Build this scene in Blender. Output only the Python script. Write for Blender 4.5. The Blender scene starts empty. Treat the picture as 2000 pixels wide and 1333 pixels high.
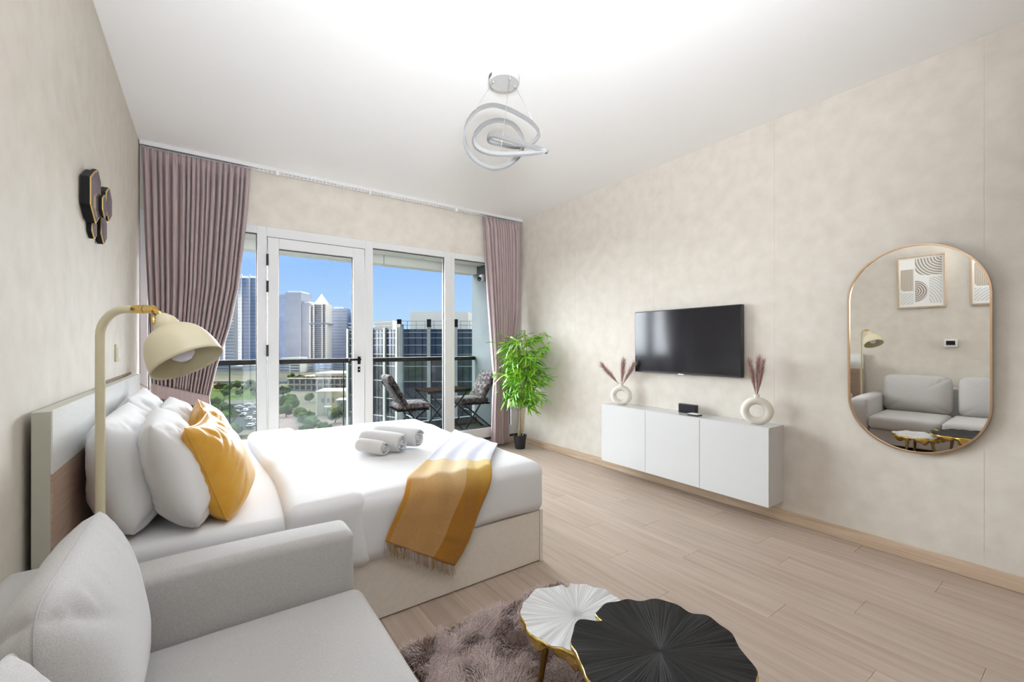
import bpy, bmesh, math, random
import numpy as np
from mathutils import Vector, Matrix

rnd = random.Random(7)
nrs = np.random.RandomState(11)
SC = bpy.context.scene
COL = SC.collection

# ------------------------------------------------------------------ camera, world, lights
XL, XR, YW, YB, ZC = -0.45, 3.444, 4.708, -2.3, 2.96      # room: left, right, window, rear, ceiling
FX, HY = 843.0, 676.0
YAW = math.atan(597.0 / FX)
cam_d = bpy.data.cameras.new('camera')
cam_d.sensor_width = 36.0
cam_d.lens = 36.0 * FX / 2000.0
cam_d.shift_y = (HY - 666.5) / 2000.0
cam_d.clip_start = 0.05
cam_d.clip_end = 3000
cam = bpy.data.objects.new('camera', cam_d)
COL.objects.link(cam)
cam.location = (0, 0, 1.28)
cam.rotation_euler = (math.pi / 2, 0, -YAW)
SC.camera = cam

vs = SC.view_settings
vs.view_transform = 'Standard'
vs.look = 'None'
vs.exposure = 0.5
vs.gamma = 1.0
vs.use_curve_mapping = False

wld = bpy.data.worlds.new('sky')
SC.world = wld
wld.use_nodes = True
wn = wld.node_tree
wn.nodes.clear()
w_out = wn.nodes.new('ShaderNodeOutputWorld')
w_bg = wn.nodes.new('ShaderNodeBackground')
w_tc = wn.nodes.new('ShaderNodeTexCoord')
w_sep = wn.nodes.new('ShaderNodeSeparateXYZ')
w_rmp = wn.nodes.new('ShaderNodeValToRGB')
wn.links.new(w_tc.outputs['Generated'], w_sep.inputs[0])
wn.links.new(w_sep.outputs['Z'], w_rmp.inputs[0])
wn.links.new(w_rmp.outputs[0], w_bg.inputs[0])
wn.links.new(w_bg.outputs[0], w_out.inputs[0])
cr = w_rmp.color_ramp
cr.elements[0].position = 0.0
cr.elements[0].color = (0.40, 0.55, 0.70, 1)
cr.elements[1].position = 0.60
cr.elements[1].color = (0.10, 0.24, 0.55, 1)
for p_, c_ in ((0.08, (0.33, 0.50, 0.72)), (0.17, (0.245, 0.42, 0.735)), (0.28, (0.17, 0.345, 0.70))):
    e_ = cr.elements.new(p_)
    e_.color = (*c_, 1)
w_bg.inputs[1].default_value = 1.0

SUN_STRENGTH = 50.0
sun_d = bpy.data.lights.new('sun', 'SUN')
sun_d.energy = SUN_STRENGTH
sun_d.angle = math.radians(130)
sun_d.color = (0.90, 0.95, 1.0)
sun = bpy.data.objects.new('sun', sun_d)
COL.objects.link(sun)
sun.rotation_euler = Vector((0.10, -1.0, -0.25)).to_track_quat('-Z', 'Y').to_euler()

def fill_area(name, loc, sx, sy, energy, color=(1, 0.97, 0.93)):
    d = bpy.data.lights.new(name, 'AREA')
    d.shape = 'RECTANGLE'
    d.size, d.size_y = sx, sy
    d.energy = energy
    d.color = color
    o = bpy.data.objects.new(name, d)
    COL.objects.link(o)
    o.location = loc
    return o
fl_ = fill_area('ceiling_fill', (-0.10, -0.55, 1.65), 0.6, 0.6, 51, (0.90, 0.95, 1.0))      # added fill light behind the camera, aimed up to brighten the ceiling
fl_.data.spread = math.radians(100)
fl_.rotation_euler = (Vector((1.0, 1.25, 2.96)) - fl_.location).to_track_quat('-Z', 'Y').to_euler()

SC.cycles.use_denoising = True
SC.cycles.max_bounces = 10
SC.cycles.diffuse_bounces = 7
SC.cycles.glossy_bounces = 5
SC.cycles.transparent_max_bounces = 16
SC.cycles.sample_clamp_indirect = 6.0
SC.cycles.caustics_reflective = False
SC.cycles.caustics_refractive = False

# ------------------------------------------------------------------ materials
def srgb(r, g, b):
    def f(c):
        c /= 255.0
        return c / 12.92 if c <= 0.04045 else ((c + 0.055) / 1.055) ** 2.4
    return (f(r), f(g), f(b))

def nodemat(name):
    m = bpy.data.materials.new(name)
    m.use_nodes = True
    nt = m.node_tree
    b = nt.nodes['Principled BSDF']
    return m, nt, b

def setc(sock, c):
    sock.default_value = (c[0], c[1], c[2], 1.0)

def pmat(name, c1, c2=None, scale=(8, 8, 8), detail=4.0, rough=0.5, metal=0.0, bump=0.0, bscale=None,
         coord='Object', lo=0.35, hi=0.65, spec=0.5, sheen=0.0, randomize=False, coat=0.0, distort=0.0, bdist=0.004):
    m, nt, b = nodemat(name)
    N, L = nt.nodes, nt.links
    b.inputs['Roughness'].default_value = rough
    b.inputs['Metallic'].default_value = metal
    b.inputs['Specular IOR Level'].default_value = spec
    if sheen:
        b.inputs['Sheen Weight'].default_value = sheen
    if coat:
        b.inputs['Coat Weight'].default_value = coat
        b.inputs['Coat Roughness'].default_value = 0.05
    setc(b.inputs['Base Color'], c1)
    if c2 is None and not bump:
        return m
    tc = N.new('ShaderNodeTexCoord')
    vec = tc.outputs[coord]
    if randomize:
        oi = N.new('ShaderNodeObjectInfo')
        ml = N.new('ShaderNodeVectorMath'); ml.operation = 'SCALE'
        cb = N.new('ShaderNodeCombineXYZ')
        for k in range(3):
            L.new(oi.outputs['Random'], cb.inputs[k])
        L.new(cb.outputs[0], ml.inputs[0]); ml.inputs['Scale'].default_value = 37.0
        ad = N.new('ShaderNodeVectorMath'); ad.operation = 'ADD'
        L.new(vec, ad.inputs[0]); L.new(ml.outputs[0], ad.inputs[1])
        vec = ad.outputs[0]
    mp = N.new('ShaderNodeMapping')
    L.new(vec, mp.inputs[0])
    mp.inputs['Scale'].default_value = scale
    nz = N.new('ShaderNodeTexNoise')
    nz.inputs['Scale'].default_value = 1.0
    nz.inputs['Detail'].default_value = detail
    nz.inputs['Distortion'].default_value = distort
    L.new(mp.outputs[0], nz.inputs['Vector'])
    if c2 is not None:
        rp = N.new('ShaderNodeValToRGB')
        rp.color_ramp.elements[0].position = lo
        rp.color_ramp.elements[1].position = hi
        rp.color_ramp.elements[0].color = (*c1, 1)
        rp.color_ramp.elements[1].color = (*c2, 1)
        L.new(nz.outputs['Fac'], rp.inputs[0])
        L.new(rp.outputs[0], b.inputs['Base Color'])
        if randomize:
            hs = N.new('ShaderNodeHueSaturation')
            mr = N.new('ShaderNodeMapRange')
            L.new(oi.outputs['Random'], mr.inputs[0])
            mr.inputs[3].default_value = 0.95; mr.inputs[4].default_value = 1.04
            L.new(mr.outputs[0], hs.inputs['Value'])
            L.new(rp.outputs[0], hs.inputs['Color'])
            L.new(hs.outputs[0], b.inputs['Base Color'])
    if bump:
        bm_ = N.new('ShaderNodeBump')
        bm_.inputs['Strength'].default_value = bump
        bm_.inputs['Distance'].default_value = bdist
        if bscale is not None:
            mp2 = N.new('ShaderNodeMapping'); L.new(vec, mp2.inputs[0])
            mp2.inputs['Scale'].default_value = bscale
            nz2 = N.new('ShaderNodeTexNoise'); nz2.inputs['Scale'].default_value = 1.0
            nz2.inputs['Detail'].default_value = 3.0
            L.new(mp2.outputs[0], nz2.inputs['Vector'])
            L.new(nz2.outputs['Fac'], bm_.inputs['Height'])
        else:
            L.new(nz.outputs['Fac'], bm_.inputs['Height'])
        L.new(bm_.outputs[0], b.inputs['Normal'])
    return m

def glassmat(name, tint=(1, 1, 1), refl=1.0, rough=0.0, base=0.0):
    m = bpy.data.materials.new(name)
    m.use_nodes = True
    nt = m.node_tree
    nt.nodes.clear()
    o = nt.nodes.new('ShaderNodeOutputMaterial')
    mx = nt.nodes.new('ShaderNodeMixShader')
    tr = nt.nodes.new('ShaderNodeBsdfTransparent')
    gl = nt.nodes.new('ShaderNodeBsdfGlossy')
    fr = nt.nodes.new('ShaderNodeFresnel')
    mu = nt.nodes.new('ShaderNodeMath'); mu.operation = 'MULTIPLY_ADD'
    mu.inputs[1].default_value = refl
    mu.inputs[2].default_value = base
    fr.inputs[0].default_value = 1.45
    gl.inputs['Roughness'].default_value = rough
    setc(tr.inputs[0], tint)
    nt.links.new(fr.outputs[0], mu.inputs[0])
    nt.links.new(mu.outputs[0], mx.inputs[0])
    nt.links.new(tr.outputs[0], mx.inputs[1])
    nt.links.new(gl.outputs[0], mx.inputs[2])
    nt.links.new(mx.outputs[0], o.inputs[0])
    return m

M = {}
M['wall'] = pmat('cream_wallpaper', (0.635, 0.585, 0.515), (0.70, 0.655, 0.59), (9, 9, 9), 8, 0.75, bump=0.25, bscale=(220, 220, 90), lo=0.3, hi=0.7, bdist=0.002)
M['ceiling'] = pmat('white_ceiling_paint', (0.88, 0.88, 0.885), rough=0.9)
M['plank'] = pmat('oak_laminate', (0.375, 0.285, 0.222), (0.505, 0.41, 0.338), (26, 1.3, 26), 7, 0.42, bump=0.06, bscale=(160, 5, 160), lo=0.28, hi=0.72, randomize=True, distort=0.6)
M['joint'] = pmat('plank_joint', (0.16, 0.11, 0.08), rough=0.8)
M['skirting'] = pmat('oak_skirting', (0.46, 0.33, 0.22), (0.64, 0.50, 0.38), (30, 2.0, 30), 6, 0.45, distort=0.8, lo=0.3, hi=0.7)
M['frame'] = pmat('white_frame', (0.70, 0.70, 0.71), rough=0.35)
M['white'] = pmat('white_lacquer', (0.66, 0.66, 0.66), rough=0.18)
M['gasket'] = pmat('black_gasket', (0.02, 0.02, 0.02), rough=0.6)
M['black'] = pmat('black_metal', (0.018, 0.018, 0.018), rough=0.4, spec=0.05)
M['glass'] = glassmat('window_glass', (0.98, 0.99, 0.99), refl=0.35)
M['railglass'] = glassmat('railing_glass', (0.93, 0.97, 0.96), refl=0.8)
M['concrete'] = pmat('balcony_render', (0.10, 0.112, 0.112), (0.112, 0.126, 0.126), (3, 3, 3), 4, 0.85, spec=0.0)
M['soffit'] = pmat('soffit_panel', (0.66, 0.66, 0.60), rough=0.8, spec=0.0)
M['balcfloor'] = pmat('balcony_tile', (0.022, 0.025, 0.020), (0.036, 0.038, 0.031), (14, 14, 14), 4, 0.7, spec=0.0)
M['bedbase'] = pmat('cream_laminate', (0.78, 0.73, 0.65), (0.82, 0.77, 0.69), (40, 3, 40), 4, 0.4)
M['linen'] = pmat('white_linen', (0.78, 0.78, 0.79), rough=0.85, sheen=0.1, bump=0.08, bscale=(9, 9, 9), bdist=0.01)
M['headwhite'] = pmat('white_headboard', (0.80, 0.80, 0.79), (0.74, 0.74, 0.73), (6, 6, 160), 3, 0.3)
M['headwood'] = pmat('blush_wood', (0.42, 0.29, 0.22), (0.54, 0.39, 0.30), (6, 6, 120), 5, 0.45)
M['headside'] = pmat('sage_edge', (0.52, 0.51, 0.43), rough=0.5)
M['mustard'] = pmat('mustard_satin', (0.66, 0.33, 0.025), (0.74, 0.40, 0.05), (9, 9, 9), 4, 0.42, sheen=0.15, bump=0.2, bscale=(14, 14, 14), bdist=0.012)
M['sofa'] = pmat('light_grey_weave', (0.43, 0.415, 0.40), (0.53, 0.515, 0.505), (420, 420, 420), 2, 0.9, sheen=0.25, bump=0.25, bscale=(600, 600, 600), bdist=0.001)
M['curtain'] = pmat('mauve_curtain', (0.41, 0.312, 0.315), (0.47, 0.365, 0.365), (120, 120, 6), 3, 0.85, sheen=0.2)
M['cream'] = pmat('cream_enamel', (0.66, 0.60, 0.42), rough=0.4)
M['creamin'] = pmat('cream_enamel_inside', (0.60, 0.56, 0.42), rough=0.6)
M['brass'] = pmat('brass', (0.75, 0.54, 0.20), rough=0.28, metal=1.0)
M['bulb'] = pmat('frosted_bulb', (0.80, 0.80, 0.92), rough=0.4)
M['gold'] = pmat('hammered_gold', (0.70, 0.48, 0.12), (0.85, 0.62, 0.20), (30, 30, 30), 3, 0.25, metal=1.0, bump=0.4, bscale=(25, 25, 25), bdist=0.01)
M['bronze'] = pmat('shaded_gold_leg', (0.28, 0.17, 0.05), rough=0.35, metal=1.0)  # table legs' gold darkened to paint in the shade under the tops
M['mirror'] = pmat('mirror_silver', (0.90, 0.89, 0.85), rough=0.01, metal=1.0)
M['rosegold'] = pmat('rose_gold', (0.78, 0.55, 0.36), rough=0.3, metal=1.0)
M['tvblack'] = pmat('gloss_black', (0.012, 0.012, 0.016), rough=0.11, spec=0.5)
M['bezel'] = pmat('satin_black', (0.02, 0.02, 0.022), rough=0.35)
M['silver'] = pmat('silver', (0.7, 0.7, 0.72), rough=0.3, metal=1.0)
M['ceramic'] = pmat('matte_cream_ceramic', (0.78, 0.74, 0.66), rough=0.7, bump=0.15, bscale=(90, 90, 90), bdist=0.002)
M['plume'] = pmat('dusty_rose_plume', (0.36, 0.20, 0.18), (0.52, 0.33, 0.30), (60, 60, 60), 2, 0.9, sheen=0.3)
M['pot'] = pmat('navy_black_pot', (0.015, 0.018, 0.024), rough=0.45)
M['soil'] = pmat('moss_soil', (0.10, 0.07, 0.03), (0.20, 0.15, 0.06), (60, 60, 60), 4, 0.95)
M['cane'] = pmat('bamboo_cane', (0.42, 0.33, 0.20), (0.55, 0.45, 0.30), (20, 20, 60), 3, 0.6)
M['ledwhite'] = pmat('white_aluminium', (0.25, 0.25, 0.25), rough=0.4)
M['leddiff'] = pmat('opal_diffuser', (0.40, 0.40, 0.40), rough=0.5)
M['canopy'] = pmat('canopy_white', (0.58, 0.58, 0.58), rough=0.4)
M['slot'] = pmat('vent_slot', (0.05, 0.05, 0.05), rough=0.7)
M['plastic'] = pmat('white_plastic', (0.80, 0.79, 0.76), rough=0.4)
M['paper'] = pmat('art_paper', (0.84, 0.84, 0.83), rough=0.9)
M['picframe'] = pmat('pale_oak_frame', (0.50, 0.38, 0.27), (0.60, 0.47, 0.35), (20, 20, 3), 4, 0.5)
M['taupe'] = pmat('taupe_print', (0.44, 0.38, 0.34), rough=0.9)
M['rust'] = pmat('brown_print', (0.38, 0.27, 0.23), rough=0.9)
M['palegrey'] = pmat('pale_grey_print', (0.66, 0.66, 0.66), rough=0.9)

def leafmat():
    m, nt, b = nodemat('bamboo_leaf')
    N, L = nt.nodes, nt.links
    oi = N.new('ShaderNodeObjectInfo')
    rp = N.new('ShaderNodeValToRGB')
    rp.color_ramp.elements[0].color = (0.035, 0.17, 0.012, 1)
    rp.color_ramp.elements[1].color = (0.55, 0.78, 0.05, 1)
    e = rp.color_ramp.elements.new(0.5); e.color = (0.20, 0.55, 0.03, 1)
    L.new(oi.outputs['Random'], rp.inputs[0])
    L.new(rp.outputs[0], b.inputs['Base Color'])
    b.inputs['Roughness'].default_value = 0.45
    b.inputs['Subsurface Weight'].default_value = 0.0
    return m
M['leaf'] = leafmat()
M['leafmix'] = pmat('bamboo_foliage', (0.06, 0.27, 0.02), (0.34, 0.64, 0.035), (18, 18, 18), 2, 0.45)

# ------------------------------------------------------------------ geometry helpers
class G:
    def __init__(s):
        s.v = []; s.f = []; s.n = 0; s.uv = None
    def add(s, V, F):
        V = np.asarray(V, float).reshape(-1, 3)
        s.v.append(V)
        s.f += [tuple(int(i) + s.n for i in f) for f in F]
        s.n += len(V)
        return s
    def box(s, x0, x1, y0, y1, z0, z1):
        V = [(x, y, z) for z in (z0, z1) for y in (y0, y1) for x in (x0, x1)]
        return s.add(V, [(0, 2, 3, 1), (4, 5, 7, 6), (0, 1, 5, 4), (2, 6, 7, 3), (0, 4, 6, 2), (1, 3, 7, 5)])
    def tube(s, path, r, n=10, cap=True, closed=False):
        P = np.asarray(path, float)
        k = len(P)
        R = np.full(k, r) if np.isscalar(r) else np.asarray(r, float)
        T = np.gradient(P, axis=0) if not closed else (np.roll(P, -1, 0) - np.roll(P, 1, 0))
        T /= np.linalg.norm(T, axis=1)[:, None] + 1e-12
        a = np.array([0, 0, 1.0]) if abs(T[0][2]) < 0.9 else np.array([1.0, 0, 0])
        nrm = np.cross(T[0], a); nrm /= np.linalg.norm(nrm)
        V = []
        for i in range(k):
            nrm = nrm - T[i] * (nrm @ T[i]); nrm /= np.linalg.norm(nrm) + 1e-12
            bi = np.cross(T[i], nrm)
            for j in range(n):
                t = 2 * math.pi * j / n
                V.append(P[i] + R[i] * (math.cos(t) * nrm + math.sin(t) * bi))
        F = []
        for i in range(k - 1 if not closed else k):
            i2 = (i + 1) % k
            for j in range(n):
                F.append((i * n + j, i * n + (j + 1) % n, i2 * n + (j + 1) % n, i2 * n + j))
        if cap and not closed:
            F.append(tuple(range(n - 1, -1, -1)))
            F.append(tuple((k - 1) * n + j for j in range(n)))
        return s.add(V, F)
    def lathe(s, prof, n=32, c=(0, 0, 0), axis=None, cap0=False, cap1=False):
        ax = Vector((0, 0, 1)) if axis is None else Vector(axis).normalized()
        q = Vector((0, 0, 1)).rotation_difference(ax).to_matrix()
        V = []
        for (r, z) in prof:
            for j in range(n):
                t = 2 * math.pi * j / n
                p = q @ Vector((r * math.cos(t), r * math.sin(t), z))
                V.append((p.x + c[0], p.y + c[1], p.z + c[2]))
        F = []
        for i in range(len(prof) - 1):
            for j in range(n):
                F.append((i * n + j, i * n + (j + 1) % n, (i + 1) * n + (j + 1) % n, (i + 1) * n + j))
        if cap0: F.append(tuple(range(n - 1, -1, -1)))
        if cap1: F.append(tuple((len(prof) - 1) * n + j for j in range(n)))
        return s.add(V, F)
    def grid(s, A, closeu=False, flip=False):
        A = np.asarray(A, float)
        nu, nv = A.shape[:2]
        F = []
        for i in range(nu if closeu else nu - 1):
            for j in range(nv - 1):
                i2 = (i + 1) % nu
                q = (i * nv + j, i2 * nv + j, i2 * nv + j + 1, i * nv + j + 1)
                F.append(q[::-1] if flip else q)
        return s.add(A.reshape(-1, 3), F)
    def prism(s, poly, a0, a1, plane='xy'):
        n = len(poly)
        def mk(p, h):
            return {'xy': (p[0], p[1], h), 'yz': (h, p[0], p[1]), 'xz': (p[0], h, p[1])}[plane]
        V = [mk(p, a0) for p in poly] + [mk(p, a1) for p in poly]
        F = [tuple(range(n - 1, -1, -1)), tuple(range(n, 2 * n))]
        F += [(i, (i + 1) % n, n + (i + 1) % n, n + i) for i in range(n)]
        return s.add(V, F)
    def rbox(s, x0, x1, y0, y1, z0, z1, r, step=0.08, fn=None):
        def ax(a, b):
            inner = np.linspace(a + r, b - r, max(2, int(round((b - a - 2 * r) / step)) + 1))
            return np.concatenate([[a, a + r * .34, a + r * .68], inner, [b - r * .68, b - r * .34, b]])
        X, Y, Z = ax(x0, x1), ax(y0, y1), ax(z0, z1)
        nx, ny, nz = len(X), len(Y), len(Z)
        idx = {}; V = []; F = []
        def vi(i, j, k):
            key = (i, j, k)
            if key not in idx:
                idx[key] = len(V); V.append((X[i], Y[j], Z[k]))
            return idx[key]
        for k in (0, nz - 1):
            for i in range(nx - 1):
                for j in range(ny - 1):
                    q = (vi(i, j, k), vi(i + 1, j, k), vi(i + 1, j + 1, k), vi(i, j + 1, k))
                    F.append(q if k else q[::-1])
        for j in (0, ny - 1):
            for i in range(nx - 1):
                for k in range(nz - 1):
                    q = (vi(i, j, k), vi(i, j, k + 1), vi(i + 1, j, k + 1), vi(i + 1, j, k))
                    F.append(q if j else q[::-1])
        for i in (0, nx - 1):
            for j in range(ny - 1):
                for k in range(nz - 1):
                    q = (vi(i, j, k), vi(i, j + 1, k), vi(i, j + 1, k + 1), vi(i, j, k + 1))
                    F.append(q if i else q[::-1])
        V = np.array(V)
        lo = np.array([x0 + r, y0 + r, z0 + r]); hi = np.array([x1 - r, y1 - r, z1 - r])
        C = np.clip(V, lo, hi); D = V - C
        L = np.linalg.norm(D, axis=1)[:, None]
        V = C + np.where(L > 1e-9, D / np.maximum(L, 1e-9) * r, 0)
        if fn is not None:
            V = fn(V)
        return s.add(V, F)
    def xform(s, fn):
        s.v = [fn(V) for V in s.v]
        return s
    def mesh(s, name, mat, smooth=False, off=(0, 0, 0)):
        V = np.concatenate(s.v) - np.asarray(off)
        me = bpy.data.meshes.new(name)
        me.from_pydata(V.tolist(), [], s.f)
        if mat is not None:
            me.materials.append(mat)
        if smooth:
            me.shade_smooth()
        me.update()
        return me
    def obj(s, name, mat, parent=None, smooth=False, bevel=0.0, seg=2, local=False, origin=True, auto=None):
        off = np.zeros(3)
        if parent is not None:
            if not local:
                p = parent
                while p is not None:
                    off += np.array(p.location); p = p.parent
        elif origin:
            A = np.concatenate(s.v)
            mn, mx = A.min(0), A.max(0)
            off = np.array([(mn[0] + mx[0]) / 2, (mn[1] + mx[1]) / 2, mn[2]])
        me = s.mesh(name, mat, smooth, off)
        if auto is not None:
            me.set_sharp_from_angle(angle=math.radians(auto))
        o = bpy.data.objects.new(name, me)
        COL.objects.link(o)
        if parent is not None:
            o.parent = parent
        else:
            o.location = off if origin else (0, 0, 0)
        if bevel:
            bv = o.modifiers.new('bevel', 'BEVEL')
            bv.width = bevel; bv.segments = seg; bv.limit_method = 'ANGLE'; bv.angle_limit = math.radians(40)
            bv.harden_normals = False
        return o

def tag(o, label=None, cat=None, group=None, kind=None):
    if label: o['label'] = label
    if cat: o['category'] = cat
    if group: o['group'] = group
    if kind: o['kind'] = kind
    return o

def thing(name, label, cat, loc=(0, 0, 0), rotz=0.0, group=None, kind=None):
    o = bpy.data.objects.new(name, None)
    o.empty_display_size = 0.1
    COL.objects.link(o)
    o.location = loc
    o.rotation_euler = (0, 0, rotz)
    return tag(o, label, cat, group, kind)

def dup(root, loc, rotz=None, label=None, scale=None):
    r = root.copy(); COL.objects.link(r)
    r.location = loc
    if rotz is not None: r.rotation_euler = (0, 0, rotz)
    if scale is not None: r.scale = scale
    if label: r['label'] = label
    for ch in list(root.children):
        c = ch.copy(); COL.objects.link(c); c.parent = r
        for g in list(ch.children):
            d = g.copy(); COL.objects.link(d); d.parent = c
    return r

def struct(o):
    o['kind'] = 'structure'
    return o

def wob(x, y, k=1.0, seed=0):
    """smooth pseudo noise from summed sines, about -1..1"""
    r = np.random.RandomState(int(seed))
    t = 0
    for i in range(6):
        a = r.uniform(0, 2 * math.pi); fr = k * r.uniform(0.6, 2.2)
        t = t + np.sin(fr * (np.cos(a) * x + np.sin(a) * y) + r.uniform(0, 6.28)) * r.uniform(.5, 1)
    return t / 3.0

def resample(P, n):
    P = np.asarray(P, float)
    # catmull-rom through points
    Q = np.concatenate([[2 * P[0] - P[1]], P, [2 * P[-1] - P[-2]]])
    out = []
    for t in np.linspace(0, len(P) - 1 - 1e-9, n):
        i = int(t); u = t - i
        p0, p1, p2, p3 = Q[i], Q[i + 1], Q[i + 2], Q[i + 3]
        out.append(0.5 * ((2 * p1) + (-p0 + p2) * u + (2 * p0 - 5 * p1 + 4 * p2 - p3) * u * u + (-p0 + 3 * p1 - 3 * p2 + p3) * u ** 3))
    return np.array(out)

# ------------------------------------------------------------------ room shell
fl = struct(G().box(XL, XR, YB, YW, -0.10, -0.009).obj('floor', M['joint'], origin=False))
PW, PL = 0.186, 1.22
plank_meshes = {}
def plank_mesh(w, l):
    key = (round(w, 3), round(l, 3))
    if key not in plank_meshes:
        b = 0.0015
        g = G()
        V = [(-w / 2, -l / 2, -.009), (w / 2, -l / 2, -.009), (w / 2, l / 2, -.009), (-w / 2, l / 2, -.009),
             (-w / 2, -l / 2, -.001), (w / 2, -l / 2, -.001), (w / 2, l / 2, -.001), (-w / 2, l / 2, -.001),
             (-w / 2 + b, -l / 2 + b, 0), (w / 2 - b, -l / 2 + b, 0), (w / 2 - b, l / 2 - b, 0), (-w / 2 + b, l / 2 - b, 0)]
        F = [(8, 9, 10, 11)] + [(i, (i + 1) % 4, 4 + (i + 1) % 4, 4 + i) for i in range(4)] + [(4 + i, 4 + (i + 1) % 4, 8 + (i + 1) % 4, 8 + i) for i in range(4)]
        g.add(V, F)
        plank_meshes[key] = g.mesh('plank', M['plank'])
    return plank_meshes[key]
x = XL
stag = 0
while x < XR - 0.02:
    w = min(PW, XR - x)
    y = YB - [0.0, 0.8, 0.4, 1.05, 0.62, 0.2][stag % 6]
    while y < YW - 0.001:
        a, b = max(y, YB), min(y + PL, YW)
        if b - a > 0.02:
            o = bpy.data.objects.new('plank', plank_mesh(w - .0006, b - a - .0006))
            COL.objects.link(o); o.parent = fl
            o.location = (x + w / 2, (a + b) / 2, 0)
        y += PL
    x += PW; stag += 1

struct(G().box(XL - .15, XR + .15, YB - .15, YW + .10, ZC, ZC + .15).obj('ceiling', M['ceiling'], origin=False))
wl = struct(G().box(XL - .15, XL, YB - .15, YW + .10, -.1, ZC).obj('wall_left', M['wall'], origin=False))
wr = struct(G().box(XR + .0015, XR + .15, YB - .15, YW + .10, -.1, ZC).obj('wall_right', M['wall'], origin=False))
ys = [YB] + [0.43 + 1.06 * k for k in range(-2, 5) if YB + .1 < 0.43 + 1.06 * k < YW - .1] + [YW]
for a, b in zip(ys[:-1], ys[1:]):
    G().box(XR, XR + .0015, a + .0007, b - .0007, 0, ZC).obj('wallpaper_strip', M['wall'], wr)
struct(G().box(XL - .15, XR + .15, YB - .15, YB, -.1, ZC).obj('wall_rear', M['wall'], origin=False))
WT = 2.42      # top of window frame
wf = struct(G().box(XL, XR, YW, YW + .10, WT, ZC).obj('wall_far', M['wall'], origin=False))
struct(G().box(XL, XR, YW - .004, YW + .10, -.1, .105).obj('trim_1', M['gasket'], origin=False))
def baseboard(name, x0, x1, y0, y1, h=.085):
    struct(G().box(x0, x1, y0, y1, 0, h).obj(name, M['skirting'], bevel=.004, origin=False))
baseboard('baseboard_right', XR - .014, XR, YB, YW)
baseboard('baseboard_left', XL, XL + .014, YB, YW)
baseboard('baseboard_far', XL + .014, XR - .014, YW - .018, YW - .004, .075)
struct(G().box(XL, XL + .006, 3.18, 4.15, 1.078, 1.090).obj('trim_2', pmat('brown_edge', (0.22, 0.13, 0.08), rough=.7), origin=False))

# ---- windows and balcony door (structure)
FY0, FY1 = YW, YW + .075
def fixed_window(name, x0, x1, z0, z1, fl_, fr_, ft, fb):
    r = thing(name, None, None, (x0, FY0, 0), kind='structure')
    G().box(x0, x0 + fl_, FY0, FY1, z0, z1).obj('frame_stile', M['frame'], r, bevel=.003)
    G().box(x1 - fr_, x1, FY0, FY1, z0, z1).obj('frame_stile', M['frame'], r, bevel=.003)
    G().box(x0 + fl_, x1 - fr_, FY0, FY1, z1 - ft, z1).obj('frame_head', M['frame'], r, bevel=.003)
    G().box(x0 + fl_, x1 - fr_, FY0, FY1, z0, z0 + fb).obj('frame_sill', M['frame'], r, bevel=.003)
    a, b, c, d = x0 + fl_, x1 - fr_, z0 + fb, z1 - ft
    g = G(); t = .006
    g.box(a, a + t, FY0 + .03, FY0 + .045, c, d).box(b - t, b, FY0 + .03, FY0 + .045, c, d)
    g.box(a + t, b - t, FY0 + .03, FY0 + .045, d - t, d).box(a + t, b - t, FY0 + .03, FY0 + .045, c, c + t)
    g.obj('gasket', M['gasket'], r)
    G().box(a + t, b - t, FY0 + .034, FY0 + .040, c + t, d - t).obj('pane', M['glass'], r)
    return r
fixed_window('window_1', XL, 0.470, .105, WT, .05, .080, .075, .25)
fixed_window('window_2', 1.395, 2.43, .105, WT, .085, .085, .072, .12)
fixed_window('window_3', 2.43, XR, .105, WT, .045, .12, .072, .12)
dr = thing('door_1', None, None, (0.47, FY0, 0), kind='structure')
G().box(.470, 1.395, FY0, FY1, 2.325, WT).obj('door_head', M['frame'], dr, bevel=.003)
G().box(.470, 1.395, FY0, FY1, .105, .14).obj('threshold', M['frame'], dr, bevel=.003)
LY0 = FY0 - .012
leaf = G().box(.478, .572, LY0, FY1 - .02, .15, 2.318).obj('leaf_stile', M['frame'], dr, bevel=.004)
G().box(1.268, 1.388, LY0, FY1 - .02, .15, 2.318).obj('leaf_stile', M['frame'], dr, bevel=.004)
G().box(.572, 1.268, LY0, FY1 - .02, 2.218, 2.318).obj('leaf_rail', M['frame'], dr, bevel=.004)
G().box(.572, 1.268, LY0, FY1 - .02, .15, .30).obj('leaf_rail', M['frame'], dr, bevel=.004)
g = G(); t = .006
g.box(.572, .578, FY0 + .02, FY0 + .035, .30, 2.218).box(1.262, 1.268, FY0 + .02, FY0 + .035, .30, 2.218)
g.box(.578, 1.262, FY0 + .02, FY0 + .035, 2.212, 2.218).box(.578, 1.262, FY0 + .02, FY0 + .035, .30, .306)
g.obj('gasket', M['gasket'], dr)
G().box(.578, 1.262, FY0 + .024, FY0 + .030, .306, 2.212).obj('pane', M['glass'], dr)
for zc in (2.10, 1.845, 1.235, .38):
    G().tube([(.474, LY0 - .006, zc - .055), (.474, LY0 - .006, zc + .055)], .010, 8).obj('hinge', M['gasket'], dr, smooth=True, auto=40)
hp = G().rbox(1.312, 1.342, LY0 - .012, LY0, 1.085, 1.165, .005, .05).obj('handle_plate', M['black'], dr, smooth=True)
G().tube([(1.327, LY0 - .006, 1.135), (1.327, LY0 - .05, 1.135), (1.318, LY0 - .055, 1.135), (1.21, LY0 - .055, 1.135)], .011, 10).obj('lever', M['black'], hp, smooth=True, auto=50)
kp = G().rbox(1.314, 1.340, LY0 - .008, LY0, 1.00, 1.058, .004, .05).obj('key_plate', M['black'], dr, smooth=True)
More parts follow.
